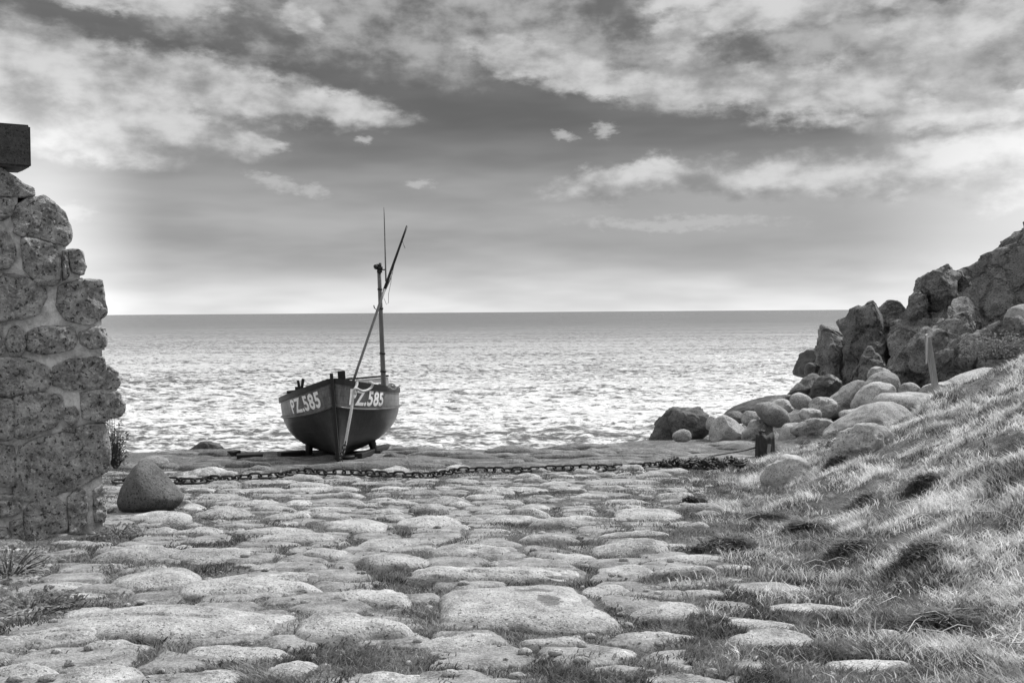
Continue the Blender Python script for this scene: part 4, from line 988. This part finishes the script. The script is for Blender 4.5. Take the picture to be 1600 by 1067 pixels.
# painted registration on both bows
def lettering(side):
    cu = bpy.data.curves.new('lettering', 'FONT'); cu.body = 'PZ.585'; cu.offset = 0.034; cu.space_character = 1.08; cu.resolution_u = 6
    to = bpy.data.objects.new('lettering_source', cu); C.objects.link(to)
    dg = bpy.context.evaluated_depsgraph_get(); me = bpy.data.meshes.new_from_object(to.evaluated_get(dg)); bpy.data.objects.remove(to)
    bm = bmesh.new(); bm.from_mesh(me); bmesh.ops.triangulate(bm, faces=bm.faces[:])
    xsv = [v.co.x for v in bm.verts]; ysv = [v.co.y for v in bm.verts]; x0, x1, y0, y1 = min(xsv), max(xsv), min(ysv), max(ysv)
    for i in range(1, 40):
        bmesh.ops.bisect_plane(bm, geom=bm.verts[:] + bm.edges[:] + bm.faces[:], plane_co=(x0 + (x1 - x0) * i / 40, 0, 0), plane_no=(1, 0, 0))
    for i in range(1, 8):
        bmesh.ops.bisect_plane(bm, geom=bm.verts[:] + bm.edges[:] + bm.faces[:], plane_co=(0, y0 + (y1 - y0) * i / 8, 0), plane_no=(0, 1, 0))
    td = np.linspace(0, .6, 900); X, Y, Z = hull(td, 0.85); arc = np.r_[0, np.cumsum(np.hypot(np.diff(X), np.diff(Y)))]
    xa = [0.24, 0.735] if side == 1 else [0.22, 0.72]
    ia, ib = np.searchsorted(X, xa[0] * BB), np.searchsorted(X, xa[1] * BB)
    A0, A1 = arc[ia], arc[ib]
    for v in bm.verts:
        fx = (v.co.x - x0) / (x1 - x0); fy = (v.co.y - y0) / (y1 - y0)
        if side == -1: fx = 1 - fx
        t_ = float(np.interp(A0 + (A1 - A0) * fx, arc, td))
        sk = float(strake_s(t_)); s_ = sk + (1 - sk) * (0.14 + 0.62 * fy)
        x, y, z = (float(q) for q in hull(t_, s_)); e = 1e-3
        pa = Vector((float(hull(t_ + e, s_)[0]) - x, float(hull(t_ + e, s_)[1]) - y, float(hull(t_ + e, s_)[2]) - z))
        pb = Vector((float(hull(t_, s_ - e)[0]) - x, float(hull(t_, s_ - e)[1]) - y, float(hull(t_, s_ - e)[2]) - z))
        nn = pb.cross(pa).normalized(); nn = nn if nn.x > 0 else -nn
        p_ = Vector((x, y, z)) + nn * 0.006
        v.co = (side * p_.x, p_.y, p_.z)
    bmesh.ops.recalc_face_normals(bm, faces=bm.faces[:])
    me2 = bpy.data.meshes.new('registration_number'); bm.to_mesh(me2); bm.free()
    link('registration_number', me2, M_white, boat)
lettering(1); lettering(-1)

# ropes on the boat (things of their own)
def rope(name, pts, r, mat, label, cat, group=None):
    pts = [Vector(p_) for p_ in pts]; base = min(pts, key=lambda q: q.z); sm_ = []
    for i in range(len(pts) - 1):
        a_, b_, c_, d_ = pts[max(i - 1, 0)], pts[i], pts[i + 1], pts[min(i + 2, len(pts) - 1)]
        for s in np.linspace(0, 1, 7)[:-1]:
            sm_.append(0.5 * (2 * b_ + (c_ - a_) * s + (2 * a_ - 5 * b_ + 4 * c_ - d_) * s * s + (3 * b_ - a_ - 3 * c_ + d_) * s ** 3))
    sm_.append(pts[-1]); mb = MB(); mb.tube([q - base for q in sm_], r, 8)
    o = mb.obj(name, mat, None, True); o.location = base
    return tag(o, label, cat, group)
rope('mooring_rope', [P(558,597,16.95), P(557,603,16.9), P(553,612,16.8), P(549,640,16.66), P(544,668,16.55), P(540,690,16.5), P(537,704,16.45), P(532,716,16.5), P(532,724,16.55)], .024, M_rope,
     'pale mooring rope running from the bow rail down to the keel foot', 'rope')
rope('looped_rope', [P(556,616,16.72), P(553,611,16.7), P(557,607,16.72), P(566,611,16.85), P(575,609,17.0), P(581,604,17.1), P(582,599,17.1), P(577,597,17.2)], .022, M_rope,
     'loop of pale rope hanging over the bow rail beside the lettering', 'rope')
rope('rope_coil', [P(607,606,18.1), P(608,601,18.1), P(612,599,18.1), P(617,602,18.1), P(618,607,18.1), P(613,608,18.1), P(609,604,18.15), P(614,600,18.15), P(619,605,18.15), P(626,602,18.15)], .014, M_rope,
     'small coil of rope tucked against the rail behind the mast foot', 'rope')
# short chain at the keel foot
def link_mesh(L, W, r):
    mb = MB(); pts = []
    hl = L / 2 - W / 2
    for i in range(9): th = -math.pi / 2 + math.pi * i / 8; pts.append((hl + W / 2 * math.cos(th), W / 2 * math.sin(th), 0))
    for i in range(9): th = math.pi / 2 + math.pi * i / 8; pts.append((-hl + W / 2 * math.cos(th), W / 2 * math.sin(th), 0))
    n = 8; N = len(pts); rings = []; f = []
    for i in range(N):
        t_ = (Vector(pts[(i + 1) % N]) - Vector(pts[i - 1])).normalized(); a_ = Vector((0, 0, 1)); b_ = t_.cross(a_)
        rings += [Vector(pts[i]) + (a_ * math.cos(2 * math.pi * q / n) + b_ * math.sin(2 * math.pi * q / n)) * r for q in range(n)]
    for i in range(N):
        for q in range(n): f.append((i * n + q, i * n + (q + 1) % n, ((i + 1) % N) * n + (q + 1) % n, ((i + 1) % N) * n + q))
    mb.add(rings, f); me = mb.mesh('chain_link', True); me.materials.append(M_iron); return me
def chain(name, path, L, W, r, label, wob=0.2):
    me = link_mesh(L, W, r); pitch = L - 2.3 * r
    path = [Vector(p_) for p_ in path]; d = [0]
    for i in range(1, len(path)): d.append(d[-1] + (path[i] - path[i - 1]).length)
    root = empty(name, path[0], label, 'chain'); n = int(d[-1] / pitch)
    def at(u): return Vector([np.interp(u, d, [q[c_] for q in path]) for c_ in range(3)])
    for i in range(n):
        a_, b_ = at(i * pitch), at((i + 1) * pitch); x = (b_ - a_).normalized(); c_ = (a_ + b_) / 2
        y = Vector((0, 0, 1)).cross(x).normalized(); z = x.cross(y)
        ro = (R(90) if i % 2 else 0) + R(28) + random.uniform(-wob, wob)
        mt = Matrix((x, y * math.cos(ro) + z * math.sin(ro), z * math.cos(ro) - y * math.sin(ro))).transposed().to_4x4(); mt.translation = c_ - root.location
        o = bpy.data.objects.new('link', me); C.objects.link(o); o.parent = root; o.matrix_local = mt
    return root
def ground_over(px, py, lift):
    x, y = hit(px, py, lift); return Vector((x, y, float(gsmooth(np.array([x]), np.array([y]))[0]) + lift))
CH = [(178,752),(215,751),(272,750),(290,752),(312,751),(335,747),(352,749),(376,745),(405,744),(430,743),(455,738),(480,736),(505,738),(530,737),(560,738),(590,740),(618,742),(640,742),(665,743),(690,739),
      (715,735),(735,734),(755,734),(790,735),(815,734),(850,732),(880,731),(910,730),(940,731),(975,729),(1010,727),(1040,724),(1060,726),(1085,728),(1110,730),(1125,728)]
chain('anchor_chain', [ground_over(a_, b_, 0.065) for a_, b_ in CH], .175, .098, .0155, 'long rusty iron chain lying across the cobbles in front of the boat')
hp = []
for i in range(16):
    hp.append(ground_over(1035 + i * 8.6, 722 + 4.5 * math.sin(i * 1.9) - 0.1 * i, 0.07 + 0.03 * (i % 3)))
chain('chain_heap', hp, .19, .105, .016, 'tangled end of heavy chain heaped near the burnt stump', 0.9)
chain('boat_chain', [P(540,690,16.42), P(538,700,16.40), P(535,709,16.38), P(531,716,16.38), P(533,723,16.40), P(534,728,16.42)], .085, .055, .010, 'short pale chain shackled at the boat keel foot', .3)

# timbers under and beside the boat
def timber(p_, q_, w_, h_, label, group=None):
    p_, q_ = Vector(p_), Vector(q_); x = (q_ - p_).normalized(); y = Vector((0, 0, 1)).cross(x).normalized(); z = x.cross(y)
    m_ = Matrix((x, y, z)).transposed(); mb = MB(); mb.box((0, 0, h_ / 2), ((q_ - p_).length, w_, h_), m_)
    o = mb.obj('timber', M_black, None, bevel=.012); o.location = (p_ + q_) / 2
    return tag(o, label, 'timber', 'launching timbers round the boat')
def gp(px, py, dz=-.02): x, y = hit(px, py); return (x, y, gz(x, y) + dz)
timber(gp(370,719), gp(411,718), .22, .13, 'short dark timber baulk lying left of the boat')
timber(gp(359,713), gp(372,712), .18, .14, 'stub of dark timber behind the short baulk left of the boat')
timber(gp(436,716), gp(478,714), .2, .12, 'dark timber under the left leg of the boat')
timber(gp(488,718), gp(560,719), .25, .07, 'low dark skid timber crosswise under the keel')
timber(gp(560,719, .02), gp(604,706, .05), .13, .09, 'dark plank slanting under the right leg of the boat')
timber(gp(664,709), gp(683,708), .18, .08, 'small dark timber end lying right of the boat')

# burnt stump with cable
sx, sy = hit(1195, 714); stump = empty('mooring_stump', (sx, sy, gz(sx, sy) - .05), 'charred wooden mooring stump with split top on the grass edge', 'stump')
bm = bmesh.new(); n = 28; rows = 12; vsr = []
for j in range(rows + 1):
    for i in range(n):
        th = 2 * math.pi * i / n; u = j / rows
        r_ = .155 * (1 + .12 * math.sin(3 * th + 1) + .07 * math.sin(7 * th + u * 2)) * (1.08 - .15 * u)
        top = .46 + (.03 * math.sin(th * 2 + .6) + .03 * math.sin(th * 5)) * u
        vsr.append(bm.verts.new((r_ * math.cos(th), r_ * .8 * math.sin(th), u * top)))
ct = bm.verts.new((0, 0, .44))
for j in range(rows):
    for i in range(n): bm.faces.new((vsr[j * n + i], vsr[j * n + (i + 1) % n], vsr[(j + 1) * n + (i + 1) % n], vsr[(j + 1) * n + i]))
for i in range(n): bm.faces.new((vsr[rows * n + i], vsr[rows * n + (i + 1) % n], ct))
me = bpy.data.meshes.new('stump_trunk'); bm.to_mesh(me); bm.free()
for p_ in me.polygons: p_.use_smooth = True
link('trunk', me, M_stump, stump)
mb = MB(); mb.tube([(-.09, -.02, .44), (-.07, -.02, .54), (-.05, -.01, .56)], .022, 8); mb.tube([(-.11, -.02, .53), (.0, -.02, .54)], .02, 8); mb.obj('iron_pin', M_iron, stump, True)
mb = MB(); mb.box((.03, -.12, .20), (.06, .03, .26), Matrix.Rotation(R(8), 3, 'Y')); mb.obj('bare_wood_split', M_postwood, stump)
rope('steel_cable', [P(1181,699,sy - .05), P(1160,704,sy - .2), P(1130,709,sy - .5), P(1105,714,sy - .9), P(1092,722,sy - 1.1)], .014, M_iron, 'thin dark cable running from the stump to the chain heap', 'cable')

# sign post
fx, fy = P(1466, 624, 15.2).x, 15.2
post = empty('sign_post', (fx, fy, gz(fx, fy) - .1), 'leaning grey wooden post with a narrow board seen edge-on, on the bank', 'sign post')
pl = lambda a_, b_, Y=15.2: P(a_, b_, Y) - Vector(post.location)
mb = MB(); b0, t0 = pl(1466, 634), pl(1449, 526); x = (t0 - b0).normalized(); y = Vector((0, 1, 0)); z = x.cross(y).normalized(); mb.box((b0 + t0) / 2, ((t0 - b0).length, .08, .085), Matrix((x, y.cross(x).cross(x) * -1 if False else y, z)).transposed())
mb.obj('post', M_postwood, post, bevel=.006)
mb = MB(); mid = pl(1447.5, 545, 15.05); rz = Matrix.Rotation(R(62), 3, 'Z'); mb.box(mid, (.22, .022, .44), rz @ Matrix.Rotation(R(-5), 3, 'Y')); mb.obj('board', M_postwood, post, bevel=.004)

# ------------------------------------------------------------------ grass and weeds
def blades(name, x, y, z, hgt, wid, lean, mat, tone, label, seg2=True, parent=None, origin=(0, 0, 0)):
    n = len(x); a_ = rng.uniform(0, 2 * math.pi, n); ca, sa = np.cos(a_), np.sin(a_)
    la = rng.normal(0, 1, n) * 1.5 + lean[2] + fbm(p3(x, y), 1.6, 3, 61) * 4.0; lx, ly = np.cos(la) * lean[0], np.sin(la) * lean[0]
    lx = lx * rng.uniform(.3, 1.5, n); ly = ly * rng.uniform(.3, 1.5, n)
    def pt(u, s, wf): 
        return np.column_stack([x + lx * hgt * u ** 2 + s * ca * wid * wf, y + ly * hgt * u ** 2 + s * sa * wid * wf, z + hgt * (u - lean[1] * u * u)])
    v = np.stack([pt(0, -.5, 1), pt(0, .5, 1), pt(.55, .42, 1), pt(.55, -.42, 1), pt(1.0, 0, 0)], 1).reshape(-1, 3)
    b0 = np.arange(n)[:, None] * 5
    me = mesh_np(name, v - np.array(origin), b0 + np.array([[0, 1, 2, 3]]), b0 + np.array([[3, 2, 4]]))
    at = me.attributes.new('tone', 'FLOAT', 'POINT'); at.data.foreach_set('value', np.repeat(tone, 5).astype(np.float32))
    o = link(name, me, mat, parent, loc=None if parent else origin)
    return o
SA = np.array([(s[0], s[1], s[2], s[3]) for s in STONES])
def on_stone(x, y, k=0.93):
    r = np.zeros(len(x), bool)
    for sx_, sy_, sa_, sb_ in SA: r |= ((x - sx_) / (sa_ * k)) ** 2 + ((y - sy_) / (sb_ * k)) ** 2 < 1
    return r
def scatter(n, y0, y1, pw_=1.0):
    y = y0 + (y1 - y0) * rng.random(n) ** pw_; x = rng.uniform(-0.56, 0.56, n) * y
    return x, y
# turf between the stones
x, y = scatter(420000, 4.0, 15.5, 1.3)
d = x - bank_x(y); cl = fbm(p3(x, y), 2.3, 4, 31) + .22 + np.clip((x - bank_x(y) + 1.6) / 1.5, 0, 1) * .45 - cob(x, y) * .62
keep = (d < .5) & ~on_stone(x, y) & (cl + rng.normal(0, .16, len(x)) > 0.02) & ~((x < -3.55 - (8.85 - y) * 1.33) & (y < 9.5) & (y > 6.4))
x, y, cl = x[keep], y[keep], cl[keep]
hh = (0.016 + 0.026 * rng.random(len(x))) * (1 + np.clip(cl, 0, 1) * 1.2)
o = blades('turf', x, y, gfull(x, y) - .004, hh, 0.0052 + .0006 * y / 2, (.8, .25, -.6), M_turf, rng.random(len(x)), '')
tag(o, 'short dark turf growing in the joints between the slipway stones', 'grass', kind='stuff')
# bank grass: tufts
nt_ = 17000
y = 4.0 + 13.0 * rng.random(nt_) ** 1.35; x = bank_x(y) - 1.1 + rng.random(nt_) ** 0.9 * (0.60 * y + .8 - bank_x(y) + 1.1)
d = x - bank_x(y); keep = (rng.random(nt_) < np.clip(.55 + d * .75, 0.06, 1)) & ~on_stone(x, y, 1.0); x, y = x[keep], y[keep]
tn = fbm(p3(x, y), 1.3, 3, 41); kp = fbm(p3(x, y), 2.6, 3, 43) + rng.normal(0, .12, len(x)) > -.22; x, y, tn = x[kp], y[kp], tn[kp]; nb = 22
tx = np.repeat(x, nb) + rng.normal(0, .045, len(x) * nb); ty = np.repeat(y, nb) + rng.normal(0, .045, len(x) * nb)
th_ = np.repeat(.045 + .04 * rng.random(len(x)) + .07 * np.clip(tn, 0, 1), nb) * rng.uniform(.3, 1.35, len(tx))
ok = ~on_stone(tx, ty, .9); tx, ty, th_ = tx[ok], ty[ok], th_[ok]
tone = rng.random(len(tx)) ** 1.1
o = blades('bank_grass', tx, ty, gfull(tx, ty) - .006, th_, .0056 + .0005 * ty / 2, (.75, .25, 3.4), M_grass, tone, '')
tag(o, 'tufted pale dry grass covering the bank on the right', 'grass', kind='stuff')
# darker tussocks
M_tuss = grass_mat('dark_tussock', 0.025, 0.34, 9)
TUS = [(1075,1200,868,'wide dark grass tussock overhanging the slipway edge'),(1065,1110,793,'small dark grass tuft at the right end of the cobble rows'),(1160,1250,820,'dark grass tussock on the lower bank, above the wide overhanging one'),
       (1220,1310,838,'dark tuft right of the tussock on the lower bank'),(1395,1500,905,'dark grass tussock low in the middle of the bank, in front of pale grass'),
       (1290,1345,738,'dark leafy clump under the broken outcrop'),(1325,1375,718,'small dark clump beside the broken outcrop'),(1310,1400,795,'dark grass tuft high on the bank, left of the bramble-like clump'),(1420,1480,760,'small dark grass tuft below the bank crest'),(1290,1370,880,'dark fine grass clump low on the bank near the thin pale stone strip'),(1440,1540,990,'dark grass clump at the lower right, near the corner'),(1540,1600,800,'dark bramble-like clump at the right edge of the bank')]
for i, (x0, x1, row, lb) in enumerate(TUS):
    cx_ = (x0 + x1) / 2; X_, Y_ = hit(cx_, row - 4); wd = (x1 - x0) / F * Y_ / 2; n = int(500 + wd * 2600)
    a_ = rng.uniform(0, 6.283, n); r_ = np.sqrt(rng.random(n)) * (1 + .35 * np.sin(3 * a_ + i) + .2 * np.sin(5 * a_ + 2 * i)); x = X_ + r_ * wd * np.cos(a_); y = Y_ + .1 + r_ * wd * .55 * np.sin(a_)
    hg = (.06 + .13 * np.clip(1 - r_ ** 2, 0, 1)) * rng.uniform(.6, 1.2, n) * min(1.2, .55 + wd)
    z_ = gfull(x, y) - .01 + .05 * np.clip(1 - r_ ** 2, 0, 1)
    o = blades('grass_tussock', x, y, z_, hg, .0065 + .0005 * y, (1.3, .5, 3.4), M_tuss, rng.random(n), '', origin=(X_, Y_, gz(X_, Y_)))
    tag(o, lb, 'grass tussock', 'dark tussocks on the bank')
# long dry stalks
mb = MB()
for q_ in range(150):
    y = 4.6 + 11 * random.random() ** 1.4; x = bank_x(y) + random.random() * (0.56 * y - bank_x(y)) - .2; L_ = random.uniform(.08, .32); an = random.uniform(-2.2, 1.2); z_ = gz(x, y) + random.uniform(.02, .09)
    mb.tube([(x, y, z_), (x + L_ * .5 * math.cos(an), y + L_ * .5 * math.sin(an), z_ + .03), (x + L_ * math.cos(an), y + L_ * math.sin(an), z_ + random.uniform(-.03, .05))], [.0022, .002, .001], 4, False)
tag(mb.obj('dry_stalks', M_straw, None, True), 'long bleached grass stalks strewn over the bank', 'grass', kind='stuff')
# pebbles and litter
vv, qq_, tt2, k = [], [], [], 0
ico = bmesh.new(); bmesh.ops.create_icosphere(ico, subdivisions=2, radius=1); iv = np.array([v.co[:] for v in ico.verts]); it = np.array([[l.index for l in f.verts] for f in ico.faces]); ico.free()
for q_ in range(1300):
    y = 4.2 + 11 * random.random() ** 1.3; x = random.uniform(-.55 * y, bank_x(y) + .6); s_ = random.choice([.006, .008, .012, .018, .026])
    w_ = iv * np.array([s_ * random.uniform(.8, 1.5), s_ * random.uniform(.7, 1.2), s_ * .7]); w_ = w_ * (1 + .25 * fbm(iv * 1.3 + q_, 1, 2, q_))[:, None]
    if on_stone(np.array([x]), np.array([y]))[0]: continue
    vv.append(w_ + np.array([x, y, gz(x, y) + s_ * .3])); tt2.append(it + k); k += len(iv)
tag(link('gravel', mesh_np('gravel', np.concatenate(vv), None, np.concatenate(tt2)), M_slab), 'loose grit and pebbles lying in the joints of the slipway', 'gravel', kind='stuff')
# leafy weeds
def weed(loc, rad, hgt, n, label, lw=.03, hang=False):
    loc = Vector(loc); root = empty('weed', loc, label, 'plant')
    vs_, fs_ = [], []
    st = MB()
    for i in range(n):
        a_ = random.uniform(0, 6.283); r_ = rad * math.sqrt(random.random()); u = random.random()
        c_ = Vector((r_ * math.cos(a_), r_ * math.sin(a_), hgt * u * (1 - .5 * (r_ / rad) ** 2)))
        if hang: c_.z = -hgt * u + .1
        d_ = Vector((math.cos(a_) * .8 + random.uniform(-.5, .5), math.sin(a_) * .8 + random.uniform(-.5, .5), random.uniform(-.4, .9))).normalized(); s_ = d_.cross(Vector((random.uniform(-.4, .4), random.uniform(-.4, .4), 1))).normalized()
        L_ = lw * random.uniform(1.3, 2.6); W_2 = lw * random.uniform(.35, .7); k_ = len(vs_)
        vs_ += [c_, c_ + d_ * L_ * .4 + s_ * W_2, c_ + d_ * L_ - Vector((0, 0, .2 * L_)), c_ + d_ * L_ * .4 - s_ * W_2, c_ + d_ * L_ * .5 + Vector((0, 0, .1 * L_))]
        fs_ += [(k_, k_ + 1, k_ + 4), (k_ + 1, k_ + 2, k_ + 4), (k_ + 2, k_ + 3, k_ + 4), (k_ + 3, k_, k_ + 4)]
        if i % 6 == 0: st.tube([(c_.x * .15, c_.y * .15, .1 if hang else -.02), c_ * .6, c_], [.004, .003, .002], 4, False)
    me = bpy.data.meshes.new('leaves'); me.from_pydata([tuple(q) for q in vs_], [], fs_); me.update()
    at = me.attributes.new('tone', 'FLOAT', 'POINT'); at.data.foreach_set('value', np.repeat(rng.random(n), 5).astype(np.float32))
    link('leaves', me, M_leaf, root); st.obj('stems', M_leaf, root)
weed(P(181, 728, 9.1), .11, .50, 520, 'bushy leafy weed clinging to the broken end of the wall', .018)
x, y = hit(45, 960); weed((x, y, gz(x, y)), .30, .13, 420, 'spreading leafy weed on the turf at the left edge of the slipway', .024)
x, y = hit(60, 975); False and weed((x, y, gz(x, y)), .16, .10, 180, 'small leafy weed left of the sunken ledge', .02)
x, y = hit(185, 838); weed((x, y, gz(x, y)), .20, .10, 260, 'low leafy weed at the foot of the wall corner', .02)
x, y = hit(14, 905); weed((x, y, gz(x, y)), .26, .22, 320, 'taller weed against the wall foot at the left edge', .022)
x, y = hit(330, 812); weed((x, y, gz(x, y)), .14, .05, 120, 'low leafy weed between cobbles right of the cone-shaped boulder', .016)
x, y = hit(1318, 720); weed((x, y, gz(x, y)), .28, .20, 380, 'dark leafy weed beside the broken outcrop on the bank', .028)
for (px_, py_, Y_, r_, h_, n_) in ((1560, 535, 21.5, .55, .55, 900),):
    weed(P(px_, py_, Y_) + Vector((0, 0, -.35)), .75, .62, 1100, 'dark speckled shrub covering the front of the broad boulder above the bank', .035)
